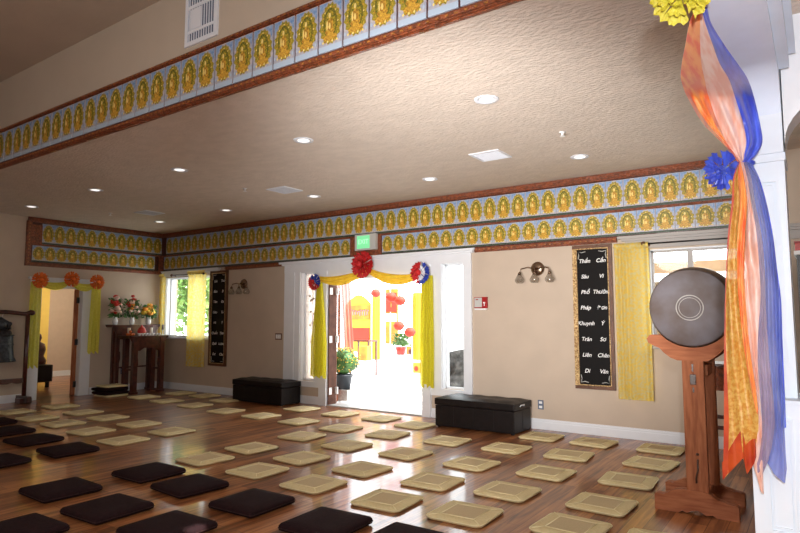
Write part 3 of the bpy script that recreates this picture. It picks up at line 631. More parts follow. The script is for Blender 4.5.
mb = MB(); mb.box(-4.21, -4.01, BY-.03, BY, 1.64, 1.662); mb.build('name_plate', M['plate'], r)
def plate(name, x, z, w, h, label, cat, rot=None, nsw=1):
    rt = thing(name, (x, BY, z) if not rot else (LX, x, z), label, cat)
    def bx(mb, a0, a1, d0, d1, z0, z1):
        if rot: mb.box(LX+d0, LX+d1, a0, a1, z0, z1)
        else: mb.box(a0, a1, BY-d1, BY-d0, z0, z1)
    mb = MB(); bx(mb, x-w/2, x+w/2, 0, .008, z-h/2, z+h/2); mb.build('wall_plate', M['slot'] if nsw == 1 else M['brownf'], rt)
    if nsw > 1:
        for i in range(nsw): mb = MB(); c = x+(i-(nsw-1)/2)*w*.27; bx(mb, c-w*.1, c+w*.1, .008, .014, z-h*.32, z+h*.32); mb.build('rocker', M['plate'], rt)
    else:
        for s in (-1, 1): mb = MB(); bx(mb, x-w*.28, x+w*.28, .008, .011, z+s*h*.24-h*.13, z+s*h*.24+h*.13); mb.build('socket', M['plate'], rt)
plate('light_switch', -8.36, 1.18, .17, .12, 'three-gang light switch plate above the left bench', 'switch', None, 3)
plate('wall_outlet', -3.215, .33, .08, .125, 'power outlet low on the wall right of the right bench', 'outlet')
plate('wall_outlet', 7.13, .42, .08, .12, 'power outlet low on the left wall behind the altar table', 'outlet', True)

# ------------------------------------------------------------------ ROSETTES AND GARLANDS
def rosette(mb, c, r, seed, normal=(0, -1, 0), mi=lambda k, q: 0, layers=4, per=9, depth=.6):
    rnd = random.Random(seed); N = Vector(normal).normalized(); U = Vector((0, 0, 1)).cross(N).normalized(); V = N.cross(U); c = Vector(c); k = 0
    for L in range(layers):
        rr = r*(1-.22*L); tilt = .15+.33*L
        for q in range(per):
            a = 2*pi*(q+rnd.random()*.5)/per; w = 2*pi/per*1.1; m_ = mi(L, q/per)
            def fn(u, v, a=a, w=w, rr=rr, tilt=tilt, ph=rnd.random()*6):
                ang = a+(v-.5)*w*(.4+.6*u); rad = rr*u*cos(tilt*u)*(1+.07*sin(v*11+ph)); h = rr*u*sin(tilt)*depth+rr*.09*sin(v*4*pi+ph)*u+L*r*.10
                return c+(U*cos(ang)+V*sin(ang))*rad+N*(h+.012)
            mb.grid(fn, 4, 6, m_)
def swag_band(mb, p0, p1, sag, wid, y, mi=0):
    def fn(u, v):
        x = lerp(p0[0], p1[0], u); z = lerp(p0[1], p1[1], u)-sag*4*u*(1-u); w = wid*(.45+.55*sin(pi*u)); a = v*2*pi
        return (x, y-.02+.035*cos(a)+.012*sin(v*14*pi+u*3), z+w*.5*sin(a)+.006*sin(v*16*pi))
    mb.grid(fn, 24, 32, mi, wrap=True)
def net_tail(mb, x0, x1, z0, z1, y, top, folds, seed, along='x', mi=0, cx=None):
    def fn(u, v):
        k = lerp(top, 1, min(1, u*1.6)); c = (x0+x1)/2 if cx is None else cx; a = c+(lerp(x0, x1, v)-c)*k
        d = .028*sin(v*folds*2*pi+seed+u*1.5); z = lerp(z1, z0, u)+.03*sin(v*17+seed)*u**4
        return (a, y+d, z) if along == 'x' else (y+d, a, z)
    mb.grid(fn, 16, folds*8, mi)
g = thing('door_garland', (-6.30, BY-.10, .5), 'yellow fabric garland draped over the double door with hanging tails', 'garland')
mb = MB(); swag_band(mb, (-7.24, 2.22), (-6.17, 2.33), .10, .16, BY-.10); mb.build('left_swag', M['yelsw'], g)
mb = MB(); swag_band(mb, (-6.17, 2.33), (-5.10, 2.20), .12, .16, BY-.10); mb.build('right_swag', M['yelsw'], g)
mb = MB(); net_tail(mb, -7.42, -7.07, .50, 2.16, BY-.12, .25, 5, 1, cx=-7.22); mb.build('left_tail', M['yeltail'], g)
mb = MB(); net_tail(mb, -5.11, -4.87, .48, 2.18, BY-.12, .8, 4, 2); mb.build('right_tail', M['yeltail'], g)
def rosette_thing(c, r, label, pal, mi, seed, group=None, normal=(0, -1, 0)):
    t = thing('tissue_rosette', c, label, 'rosette', group); mb = MB(); rosette(mb, c, r, seed, normal, mi, layers=5, per=13, depth=.75); mb.build('petals', pal, t)
    mb = MB(); n = Vector(normal); mb.ball(Vector(c)+n*r*.50, r*.28, 0, 10); mb.build('heart', pal[0], t); return t
rosette_thing((-7.28, BY-.18, 2.16), .145, 'small red and blue tissue rosette at the left corner of the double door', [M['redp'], M['bluep']], lambda L, a: 1 if (a < .35 or a > .85) else 0, 3)
rosette_thing((-6.19, BY-.19, 2.41), .225, 'large red tissue rosette over the middle of the double door', [M['redp']], lambda L, a: 0, 5)
rosette_thing((-5.05, BY-.19, 2.22), .175, 'red, white and blue tissue rosette at the right corner of the double door', [M['redp'], M['whitep'], M['bluep']], lambda L, a: (2 if L == 0 else 1) if a > .70 or a < .18 else 0, 8)
g = thing('doorway_garland', (LX+.06, 5.85, .7), 'yellow green netting garland around the left doorway', 'garland')
def swag_y(mb, p0, p1, sag, wid, x):
    def fn(u, v):
        y = lerp(p0[0], p1[0], u); z = lerp(p0[1], p1[1], u)-sag*4*u*(1-u); w = wid*(.45+.55*sin(pi*u)); a = v*2*pi
        return (x+.035*cos(a)+.012*sin(v*14*pi), y, z+w*.5*sin(a))
    mb.grid(fn, 16, 24, 0, wrap=True)
mb = MB(); swag_y(mb, (5.36, 2.22), (5.93, 2.24), .10, .15, LX+.09); mb.build('left_swag', M['yelnet'], g)
mb = MB(); swag_y(mb, (5.93, 2.24), (6.46, 2.22), .10, .15, LX+.09); mb.build('right_swag', M['yelnet'], g)
mb = MB(); net_tail(mb, 5.18, 5.40, .62, 2.2, LX+.10, .9, 3, 1, 'y'); mb.build('left_tail', M['yelnet'], g)
mb = MB(); net_tail(mb, 6.32, 6.55, .84, 2.2, LX+.10, .8, 3, 2, 'y'); mb.build('right_tail', M['yelnet'], g)
for y, z, nm, s in ((5.34, 2.23, 'at the left corner of the left doorway', 11), (5.92, 2.28, 'over the middle of the left doorway', 12), (6.42, 2.25, 'at the right corner of the left doorway', 13)):
    rosette_thing((LX+.14, y, z), .15, 'orange tissue rosette '+nm, [M['orangep']], lambda L, a: 0, s, 'orange rosettes on the left doorway', (1, 0, 0))

# ------------------------------------------------------------------ DRUM AND STAND
DC = Vector((-.838, 5.20, 1.592))
r = thing('temple_drum', (DC.x, DC.y+.23, DC.z-.33), 'large round drum with grey hide face resting on the wooden stand', 'drum')
prof = [(.292, 0), (.308, .03), (.330, .12), (.338, .23), (.330, .34), (.308, .43), (.292, .46)]
mb = MB(); mb.lathe([(a, h) for a, h in prof], DC, 'y', 48); mb.build('barrel', M['drumbody'], r)
for s, nm in ((0, 'drum_head'), (1, 'drum_head')):
    mb = MB(); y = -.012 if s == 0 else .472
    mb.lathe([(.310, .03 if s == 0 else .43), (.300, 0 if s == 0 else .46), (.290, y), (.15, y-.004 if s == 0 else y+.004), (.001, y-.006 if s == 0 else y+.006)], DC, 'y', 48); mb.build(nm, M['hide'], r)
mb = MB()
for R1, R2 in ((.094, .101), (.076, .080)): mb.lathe([(R1, -.020), (R2, -.020), (R2, -.014), (R1, -.014)], DC, 'y', 48, 0, True)
mb.build('painted_ring', M['hidec'], r)
mb = MB()
for k in range(48): a = 2*pi*k/48; mb.ball((DC.x+.305*cos(a), DC.y+.022, DC.z+.305*sin(a)), .006, 0, 6)
mb.build('studs', M['brass'], r)
r = thing('drum_stand', (-.86, 5.43, 0), 'orange-brown carved wooden stand holding the big drum', 'stand')
def cradle(y):
    n = 18; x0, x1 = -1.17, -.53; c = (DC.x, DC.z); R = .314; top = []
    a0, a1 = -136, -44
    for i in range(n+1): a = radians(lerp(a0, a1, i/n)); top.append((c[0]+R*cos(a), c[1]+R*sin(a)))
    L = [(x0+.02, 1.375), (x0-.005, 1.345), (x0+.005, 1.31), (x0+.05, 1.285), (x0+.09, 1.27), (x0+.12, 1.235), (x0+.17, 1.195), (x0+.22, 1.175), (x1-.20, 1.175), (x1-.17, 1.195), (x1-.12, 1.235), (x1-.09, 1.27), (x1-.05, 1.285), (x1-.005, 1.31), (x1+.005, 1.345), (x1-.02, 1.375)]
    return [(x0+.05, 1.378)]+[(p[0], p[1]) for p in L]+[(x1-.05, 1.378)]+top[::-1]
for y in (5.22, 5.56): mb = MB(); mb.prism(cradle(y), y, y+.055); mb.build('cradle_board', M['drumwoodh'], r)
for y, x in ((5.225, -.842), (5.575, -.80)):
    mb = MB(); w_ = .078 if y < 5.4 else .065; mb.box(x-w_, x+w_, y, y+.06, .15, 1.19, bev=.006); p = mb.build('post', M['drumwood'], r)
    if y < 5.4:
        mb = MB(); mb.box(x-.022, x+.022, y-.012, y, .99, 1.07, bev=.004); mb.build('peg', M['drumbody'], p)
        mb = MB(); mb.box(x-.006, x+.006, y-.005, y, 1.09, 1.15); mb.box(x-.006, x+.006, y-.005, y, .93, .97); mb.tube([(x+.01, y-.006, .42), (x+.01, y-.012, .34), (x-.005, y-.012, .28), (x-.005, y-.006, .24)], .007, 6); mb.ball((x+.01, y-.008, .46), .012, 0, 8); mb.build('fitting', M['drumbody'], p)
def foot(y):
    x0, x1 = -1.155, -.565
    top = [(x0, .115), (x0+.02, .125), (x0+.06, .12), (x0+.10, .14), (x0+.15, .168), (x0+.20, .18), (x1-.24, .18), (x1-.19, .168), (x1-.14, .135), (x1-.08, .118), (x1-.02, .11), (x1, .10)]
    bot = [(x1, .0), (x1-.15, .0), (x1-.18, .018), (x1-.22, .006), (x1-.26, .028), (-.85, .034), (x0+.27, .028), (x0+.23, .006), (x0+.20, .018), (x0+.17, 0), (x0, 0)]
    return top+bot
for y in (5.21, 5.62): mb = MB(); mb.prism(foot(y), y, y+.075); mb.build('foot', M['drumwoodh'], r)
mb = MB(); mb.box(-.86, -.78, 5.235, 5.62, .10, .16); mb.build('stretcher', M['drumwood'], r)
mb = MB(); mb.box(-.88, -.75, 5.32, 5.58, 1.06, 1.14); mb.build('tie_beam', M['drumwood'], r)
# dark side table half hidden behind the drum stand
r = thing('dark_side_table', (-.62, 6.5, 0), 'dark wooden table with a mahogany apron half hidden behind the drum stand', 'table')
mb = MB(); mb.box(-.96, -.30, 6.30, 6.70, 1.06, 1.09, bev=.008); mb.build('tabletop', M['darkwood'], r)
mb = MB(); mb.box(-.93, -.33, 6.33, 6.67, .84, 1.06); mb.build('apron', M['wood'], r)
for x in (-.91, -.35):
    for y in (6.35, 6.65): mb = MB(); mb.box(x-.02, x+.02, y-.02, y+.02, 0, .84); mb.build('leg', M['darkwood'], r)
for z in (.50, .60): mb = MB(); mb.box(-.91, -.35, 6.34, 6.36, z-.018, z+.018); mb.build('rail', M['darkwood'], r)

# ------------------------------------------------------------------ STRIPED DRAPE ON THE PILLAR
SW = [[(-0.405,2.93),(-0.38,2.923),(-0.372,2.92),(-0.348,2.913)],[(-0.429,2.856),(-0.379,2.841),(-0.359,2.835),(-0.335,2.828)],[(-0.445,2.764),(-0.383,2.747),(-0.335,2.734),(-0.291,2.723)],[(-0.465,2.678),(-0.383,2.658),(-0.311,2.639),(-0.241,2.622)],[(-0.47,2.603),(-0.373,2.58),(-0.278,2.558),(-0.206,2.541)],[(-0.443,2.502),(-0.357,2.484),(-0.255,2.462),(-0.184,2.446)],[(-0.386,2.374),(-0.326,2.362),(-0.23,2.344),(-0.168,2.333)],[(-0.318,2.279),(-0.298,2.276),(-0.222,2.263),(-0.163,2.252)],[(-0.277,2.218),(-0.27,2.217),(-0.232,2.211),(-0.187,2.204)],[(-0.26,2.18),(-0.252,2.179),(-0.237,2.176),(-0.215,2.173)]]
TL = [[(-0.252,2.179),(-0.248,2.178),(-0.237,2.176),(-0.226,2.175),(-0.211,2.172)],[(-0.278,2.107),(-0.237,2.101),(-0.225,2.1),(-0.211,2.098),(-0.185,2.094)],[(-0.289,1.997),(-0.23,1.991),(-0.215,1.989),(-0.201,1.988),(-0.164,1.984)],[(-0.308,1.867),(-0.243,1.862),(-0.203,1.858),(-0.185,1.857),(-0.149,1.854)],[(-0.322,1.714),(-0.254,1.711),(-0.199,1.709),(-0.18,1.708),(-0.141,1.706)],[(-0.331,1.584),(-0.256,1.583),(-0.201,1.582),(-0.183,1.581),(-0.133,1.58)],[(-0.344,1.368),(-0.247,1.371),(-0.221,1.372),(-0.182,1.373),(-0.136,1.374)],[(-0.353,1.155),(-0.23,1.164),(-0.22,1.165),(-0.173,1.168),(-0.138,1.171)],[(-0.359,1.028),(-0.232,1.041),(-0.218,1.042),(-0.172,1.047),(-0.141,1.05)],[(-0.363,0.922),(-0.244,0.937),(-0.216,0.941),(-0.166,0.947),(-0.142,0.95)]]
# the upper swag runs forward under the arcade soffit to the rosette, so its depth follows its height
SWY = []
for k_, row_ in enumerate(SW):
    t_ = min(1, .985/(row_[0][1]-1.5)); SWY.append(2.93*t_); SW[k_] = [(x*t_, 1.5+(z-1.5)*t_) for x, z in row_]
def spl(T, u, c):
    n = len(T)-1; f = min(u*n, n-1e-6); i = int(f); t = f-i
    P0, P1, P2, P3 = T[max(i-1, 0)][c], T[i][c], T[i+1][c], T[min(i+2, n)][c]
    return tuple(.5*((2*b)+(-a+c_)*t+(2*a-5*b+4*c_-d)*t*t+(-a+3*b-3*c_+d)*t**3) for a, b, c_, d in zip(P0, P1, P2, P3))
DY = 2.93
def stripe(name, T, c0, c1, m, parent, folds=2, amp=.010, seed=0, y=DY, bot=None, c0o=0, nu=60, puff=.0):
    def fn(u, v):
        a, b = spl(T, u, c0), spl(T, u, c1); x, z = lerp(a[0], b[0], v), lerp(a[1], b[1], v)
        if bot and u > .86:
            k = (u-.86)/.14; xb, zb = bot(v); x, z = lerp(x, xb, k), lerp(z, zb, k)
        d = amp*sin(v*folds*2*pi+seed+3*sin(u*4+seed))+amp*.5*sin(u*23+v*5+seed)-puff*sin(pi*v)*sin(pi*u)
        if T is SW:
            n_ = len(SWY)-1; q_ = min(u*n_, n_-1e-6); i_ = int(q_); return (x, lerp(SWY[i_], SWY[i_+1], q_-i_)+d, z)
        return (x, y+d, z)
    mb = MB(); mb.grid(fn, nu, 16); return mb.build(name, M[m], parent)
r = thing('striped_drape', (-.25, DY, .8), 'orange, pink and blue organza drape knotted on the white pillar', 'drape')
stripe('orange_panel', SW, 0, 1, 'orange', r, 2, .012, 0, puff=.05); stripe('pink_panel', SW, 1, 2, 'peach', r, 2, .010, 1, puff=.03); stripe('blue_panel', SW, 2, 3, 'blue', r, 2, .010, 2, puff=.04)
def pw(pts):
    def f(v):
        n = len(pts)-1; q = min(v*n, n-1e-6); i = int(q); t = q-i; return lerp(pts[i][0], pts[i+1][0], t), lerp(pts[i][1], pts[i+1][1], t)
    return f
ob = [(-0.371,.825),(-0.331,.877),(-0.292,.925),(-0.28,.862),(-0.253,.908),(-0.244,.937)]
stripe('orange_tail', TL, 0, 1, 'gold', r, 2, .010, .5, bot=pw(ob))
# red border band of the orange tail (down the outer side and along the jagged hem)
def band(u, v):
    a, b = spl(TL, u, 0), spl(TL, u, 1); w = .10+.05*sin(u*9); x, z = lerp(a[0], b[0], v*w), lerp(a[1], b[1], v*w)
    if u > .86: k = (u-.86)/.14; x, z = lerp(x, -0.371+.02*v, k), lerp(z, .825+.03*v, k)
    return (x, DY-.016, z)
mb = MB(); mb.grid(band, 50, 3); mb.build('red_side_border', M['redorg'], r)
hb = pw(ob); mb = MB(); mb.grid(lambda u, v: (hb(v)[0], DY-.018+.006*sin(v*20), hb(v)[1]+u*(.07+.05*sin(v*3.1))), 4, 30); mb.build('red_hem', M['redorg'], r)
def up(u, v):
    a, b = spl(TL, u*.82, 0), spl(TL, u*.82, 1); k = .55*(1-u)**.6+.02; x, z = lerp(a[0], b[0], 1-k+k*v), lerp(a[1], b[1], 1-k+k*v); return (x, DY-.022+.008*sin(v*8+u*9), z)
mb = MB(); mb.grid(up, 40, 8); mb.build('orange_overlay', M['orange'], r)
stripe('pink_tail', TL, 1, 2, 'peach', r, 1, .008, 1.5, bot=pw([(-.262, .93), (-.236, .79), (-.224, .785), (-.236, .90)]))
stripe('lavender_tail', TL, 2, 3, 'lav', r, 2, .008, 2.5, bot=pw([(-.244, .93), (-.244, .84), (-.225, .87), (-.21, .922)]))
stripe('blue_tail', TL, 3, 4, 'bluel', r, 2, .008, 3.5, bot=pw([(-.215, .922), (-.185, .873), (-.15, .838), (-.140, .90)]))
def ovl(u, v):
    a, b = spl(TL, u*.88, 3), spl(TL, u*.88, 4); x, z = lerp(a[0], b[0], .5+.5*v*(1)), lerp(a[1], b[1], .5+.5*v); return (x+.004, DY+.02+.01*sin(v*7+u*14), z)
mb = MB(); mb.grid(ovl, 40, 8); mb.build('blue_underlayer', M['blue'], r)
mb = MB(); rosette(mb, (-.318, DY+.09, 2.175), .088, 21, (-.5, -1, -.35), layers=4, per=11); mb.ball((-.245, DY+.03, 2.175), .035, 0, 10, (1.5, .7, .6)); mb.build('blue_knot', M['blue'], r)
t = thing('crepe_rosette', (-.29, 1.96, 2.48), 'crumpled yellow crepe rosette at the top of the striped drape', 'rosette')
mb = MB(); rosette(mb, (-.300, 1.95, 2.500), .086, 31, (0, -1, -.5), layers=5, per=11, depth=.9); mb.build('ruffles', M['foil'], t)
mb = MB(); rosette(mb, (-.300, 1.92, 2.53), .040, 33, (0, -1, -.1), layers=3, per=7); mb.build('red_heart', M['orangep'], t)

# ------------------------------------------------------------------ ALTAR TABLES (left corner)
def altar(xf, xb, y0, y1, h, label, legw=.045, rung=None):
    r = thing('altar_table', ((xf+xb)/2, (y0+y1)/2, 0), label, 'table')
    mb = MB(); mb.box(xb, xf, y0+.03, y1-.03, h-.03, h)
    for s, yy in ((-1, y0), (1, y1)):
        P_ = [(yy-s*.06, h), (yy-s*.02, h+.012), (yy, h+.008), (yy-s*.008, h-.03), (yy-s*.03, h-.05), (yy-s*.06, h-.03)]; mb.prism(P_, xb, xf, plane='yz')
    mb.build('tabletop', M['darkwood'], r)
    a0, a1 = y0+.15, y1-.15
    pts = [(y0+.04, h-.03), (y0+.06, h-.09), (y0+.10, h-.15), (y0+.13, h-.22)]; n = 12
    for i in range(n+1):
        u = i/n; pts.append((lerp(y0+.16, y1-.16, u), h-.27-.03*cos(u*2*pi)*1-.0 + .015*cos(u*6*pi)))
    pts += [(y1-.13, h-.22), (y1-.10, h-.15), (y1-.06, h-.09), (y1-.04, h-.03)]
    mb = MB(); mb.prism(pts, xf-.035, xf-.012, plane='yz'); mb.build('carved_apron', M['darkwood'], r)
    for x in (xf-.03, xb+.075):
        for y, s in ((a0, 1), (a1, -1)):
            mb = MB(); w = legw; mb.box(x-w/2, x+w/2, y-w/2, y+w/2, .04, h-.03); mb.box(x-w*.6, x+w*.6, y-w*.75, y+w*.75, 0, .05, bev=.01)
            if x > (xf+xb)/2: mb.prism([(y+s*w/2, h*.62), (y+s*(w/2+.03), h*.60), (y+s*(w/2+.035), h*.50), (y+s*(w/2+.015), h*.44), (y+s*w/2, h*.36)], x-.01, x+.01, plane='yz')
            mb.build('leg', M['darkwood'], r)
    for y in (a0, a1):
        mb = MB(); mb.box(xb+.03, xf-.03, y-.012, y+.012, h*.40, h*.43); mb.build('side_rail', M['darkwood'], r)
    if rung: mb = MB(); mb.box(xb+.02, xb+.04, a0, a1, h*rung, h*rung+.03); mb.build('back_rail', M['darkwood'], r)
    return r
altar(-11.38, -11.80, 6.82, 7.72, 1.16, 'lower dark carved altar table in front, holding offering bowls', .095)
altar(-11.82, -12.06, 6.70, 7.80, 1.385, 'taller dark carved altar table against the left wall, holding flower vases', .07, .35)
def flowers(c, h, label, blooms, seed, spread=.13, dark=False):
    r = thing('flower_vase', c, label, 'flowers'); rnd = random.Random(seed); x, y, z = c
    mb = MB(); mb.lathe([(.035, 0), (.05, .03), (.055, .08), (.04, .13), (.045, .16), (.038, .16), (.034, .13)], c, 'z', 16); mb.build('vase', M['porcelain'], r)
    st = MB(); lv = MB(); bl = MB()
    for i in range(24):
        a = rnd.random()*6.28; s = spread*rnd.random(); t = (x+.5*s*cos(a), y+s*sin(a), z+.16+(h-.16)*rnd.uniform(.25, 1)*(1-.35*s/spread))
        st.tube([(x, y, z+.14), ((x+t[0])/2, (y+t[1])/2, (z+.14+t[2])/2+.02), t], .004, 5)
        bl.ball(t, rnd.uniform(.04, .07), blooms and rnd.randrange(len(blooms)), 8, (1, 1, .7))
        for q in range(8):
            ph = rnd.random()*6.28; lx, ly, lz = x+.6*spread*cos(ph)*rnd.random()*1.1, y+spread*sin(ph)*rnd.random()*1.2, z+.14+rnd.random()*h*.62
            lv.face([(lx, ly, lz), (lx+.03*cos(ph), ly+.03*sin(ph)+.012, lz+.03), (lx+.05*cos(ph), ly+.07*sin(ph), lz+.045*rnd.uniform(-1, 1)), (lx+.02*cos(ph), ly+.03*sin(ph)-.015, lz-.005)])
    st.build('stems', M['green'], r); lv.build('leaves', M['green'], r); bl.build('blooms', [M[b] for b in blooms], r)
    return r
flowers((-11.93, 6.83, 1.387), .62, 'tall vase with dark green leaves and red and white flowers, leftmost on the altar', ['rflower', 'pflower'], 2, .10)
flowers((-11.93, 7.20, 1.387), .62, 'vase of orange and pink flowers in the middle of the altar', ['oflower', 'pflower', 'rflower'], 5, .13)
flowers((-11.93, 7.58, 1.387), .44, 'low vase of yellow and orange flowers, rightmost on the altar', ['yflower', 'oflower'], 9, .13)
def pillar_candle(c, label):
    r = thing('altar_candle', c, label, 'candle', 'white candles on the altar'); mb = MB(); mb.lathe([(.045, 0), (.045, .012), (.02, .02)], c, n=14); mb.build('dish', M['porcelain'], r)
    mb = MB(); mb.lathe([(.032, .015), (.032, .16), (.028, .165), (.004, .16)], c, n=14); mb.build('wax', M['candle'], r)
pillar_candle((-11.72, 7.02, 1.162), 'white candle on the lower altar, left of the red urn')
pillar_candle((-11.72, 7.52, 1.162), 'white candle on the lower altar, right of the red urn')
r = thing('incense_urn', (-11.62, 7.24, 1.162), 'small red incense urn in the middle of the lower altar', 'urn')
mb = MB(); mb.lathe([(.04, .03), (.075, .05), (.09, .09), (.07, .13), (.08, .145), (.07, .145), (.06, .13)], (-11.62, 7.24, 1.162), n=18); mb.build('bowl', M['redglaze'], r)
for a in (.5, 2.6, 4.7): mb = MB(); mb.tube([(-11.62+.05*cos(a), 7.24+.05*sin(a), 1.162), (-11.62+.045*cos(a), 7.24+.045*sin(a), 1.22)], .012, 6); mb.build('foot', M['redglaze'], r)
mb = MB(); mb.lathe([(.065, .145), (.04, .18), (.012, .20), (.014, .22), (.002, .225)], (-11.62, 7.24, 1.162), n=18); mb.build('lid', M['redglaze'], r)
bp = None
for i in range(7):
    c = (-11.47, 7.10+.075*i, 1.162); lb = 'small white porcelain offering bowl in the row along the front of the lower altar'
    if bp is None:
        bp = thing('offering_bowl', c, lb, 'bowl', 'white offering bowls'); mb = MB(); mb.lathe([(.015, 0), (.018, .01), (.034, .04), (.036, .055), (.032, .055), (.028, .038), (.012, .015)], (0, 0, 0), n=16); mb.build('glazed_body', M['porcelain'], bp, False)
    else: copy_tree(bp, c, lb)
fp = None
for i, (dx, dy, dz) in enumerate(((0, 0, 0), (.06, .05, 0), (-.05, .06, 0), (.02, .11, 0), (.01, .05, .055))):
    c = (-11.56+dx*.8, 6.90+dy, 1.162+dz); lb = 'orange fruit in the small pile at the left end of the lower altar'
    if fp is None:
        fp = thing('orange_fruit', c, lb, 'fruit', 'oranges on the lower altar'); mb = MB(); mb.ball((0, 0, .032), .032, 0, 12, (1, 1, .92)); mb.build('peel', M['fruit'], fp, False)
        mb = MB(); mb.tube([(0, 0, .06), (0, 0, .068)], .004, 5); mb.build('stem', M['green'], fp, False)
    else: copy_tree(fp, c, lb)
r = thing('candlestick', (-11.52, 7.66, 1.168), 'slim candlestick with a grey candle at the right end of the lower altar', 'candlestick')
mb = MB(); mb.lathe([(.04, 0), (.035, .01), (.01, .02), (.008, .09), (.02, .11), (.022, .115)], (-11.52, 7.66, 1.168), n=14); mb.build('holder', M['porcelain'], r)
mb = MB(); mb.lathe([(.022, .115), (.024, .22), (.004, .225)], (-11.52, 7.66, 1.168), n=14); mb.build('grey_candle', M['grey'], r)

# ------------------------------------------------------------------ BELL AND FRAME
BX = -11.84; BYc = 4.68
r = thing('bell_frame', (BX, BYc, 0), 'dark mahogany bell frame with curled ends left of the doorway', 'frame')
for s in (-1, 1):
    y = BYc+s*.44
    mb = MB(); mb.tube([(BX, y, .10), (BX, y, 1.60)], .038, 8); mb.build('post', M['darkwood'], r)
    mb = MB(); mb.box(BX-.10, BX+.10, y-.10, y+.10, 0, .09, bev=.012); mb.box(BX-.22, BX+.22, y-.04, y+.04, .02, .13, bev=.01); mb.build('foot', M['darkwood'], r)
mb = MB(); pts = []
for i in range(29):
    t = -1+2*i/28; pts.append((BX, BYc+t*.50, 1.615+.018*cos(t*pi)+.05*max(0, abs(t)-.82)/.18))
mb.tube(pts, .036, 8)
for s in (-1, 1): mb.ball((BX, BYc+s*.51, 1.62), .05, 0, 10)
mb.build('top_beam', M['darkwood'], r)
mb = MB(); P_ = [(BYc-.44, .45), (BYc+.44, .45)]+[(BYc+.44-.88*i/20, .375-.02*abs(sin(i/20*pi*4))) for i in range(21)]; mb.prism(P_, BX-.02, BX+.02, plane='yz'); mb.build('lower_rail', M['darkwood'], r)
r = thing('bronze_bell', (BX, BYc, .78), 'dark cast bell hanging in the mahogany frame', 'bell')
k = 1.0
mb = MB(); mb.lathe([(.02, .58), (.10, .57), (.17, .53), (.20, .44), (.21, .20), (.225, .08), (.26, .02), (.262, 0), (.24, 0), (.20, .1), (.18, .4)], (BX, BYc, .76), n=28)
for z in (.14, .30, .46): mb.lathe([(.21, z-.012), (.222, z), (.21, z+.012)], (BX, BYc, .76), n=28)
mb.build('bell_body', M['iron'], r)
mb = MB(); mb.tube([(BX, BYc-.13, 1.32), (BX, BYc-.12, 1.42), (BX, BYc-.03, 1.47), (BX, BYc, 1.50), (BX, BYc+.03, 1.47), (BX, BYc+.12, 1.42), (BX, BYc+.13, 1.32)], .05, 8); mb.ball((BX, BYc, 1.40), .10, 0, 10, (.8, 1, 1.1)); mb.ball((BX, BYc+.15, 1.42), .04, 0, 8); mb.ball((BX, BYc-.15, 1.42), .04, 0, 8); mb.build('dragon_loop', M['iron'], r)
mb = MB(); mb.tube([(BX, BYc-.05, 1.64), (BX, BYc, 1.49), (BX, BYc+.05, 1.64)], .006, 5); mb.build('hanging_cord', M['plate'], r)

# ------------------------------------------------------------------ THINGS IN THE ROOM BEYOND
r = thing('low_black_stool', (-14.45, 6.35, 0), 'low black upholstered stool seen through the left doorway', 'stool')
mb = MB(); mb.box(-14.8, -14.1, 5.75, 6.68, .12, .50, bev=.04); mb.build('seat', M['black'], r)
for x in (-14.72, -14.18):
    for y in (5.85, 6.6): mb = MB(); mb.box(x-.03, x+.03, y-.03, y+.03, 0, .13); mb.build('leg', M['black'], r)
r = thing('carved_wood_sculpture', (-14.4, 6.43, .5), 'dark carved wooden figure standing on the low black stool', 'sculpture')
mb = MB(); mb.lathe([(.20, .0), (.22, .08), (.16, .18), (.20, .32), (.17, .45), (.08, .50), (.11, .58), (.09, .66), (.02, .70)], (-14.4, 6.43, .502), n=14); mb.build('figure', M['darkwood'], r)
# dark cabinet behind the pony wall
r = thing('tall_dark_cabinet', (.3, 7.72, 0), 'tall black cabinet against the back wall, right of the pillar', 'cabinet')
mb = MB(); mb.box(-.17, .80, 7.45, 7.98, .06, 2.17); mb.build('carcass', M['black'], r)
for x0, x1 in ((-.16, .31), (.32, .79)):
    mb = MB(); mb.box(x0, x1, 7.43, 7.45, .10, 2.12, bev=.004); d = mb.build('door', M['black'], r); mb = MB(); mb.ball((x1-.04 if x0 < 0 else x0+.04, 7.42, 1.1), .015, 0, 8); mb.build('knob', M['brass'], d)
mb = MB(); mb.box(-.19, .82, 7.42, 7.99, 2.17, 2.21); mb.build('cornice', M['ink'], r)
mb = MB(); mb.box(-.17, .8, 7.46, 7.97, 0, .06); mb.build('plinth', M['black'], r)
r = thing('red_tray', (.2, 7.7, 2.21), 'flat red box lying on top of the tall dark cabinet', 'box')
mb = MB(); mb.box(-.18, .5, 7.48, 7.9, 2.212, 2.30, bev=.006); mb.build('tray_body', M['redglaze'], r); mb = MB(); mb.box(-.185, .505, 7.475, 7.905, 2.30, 2.315); mb.build('lid', M['redplastic'], r)

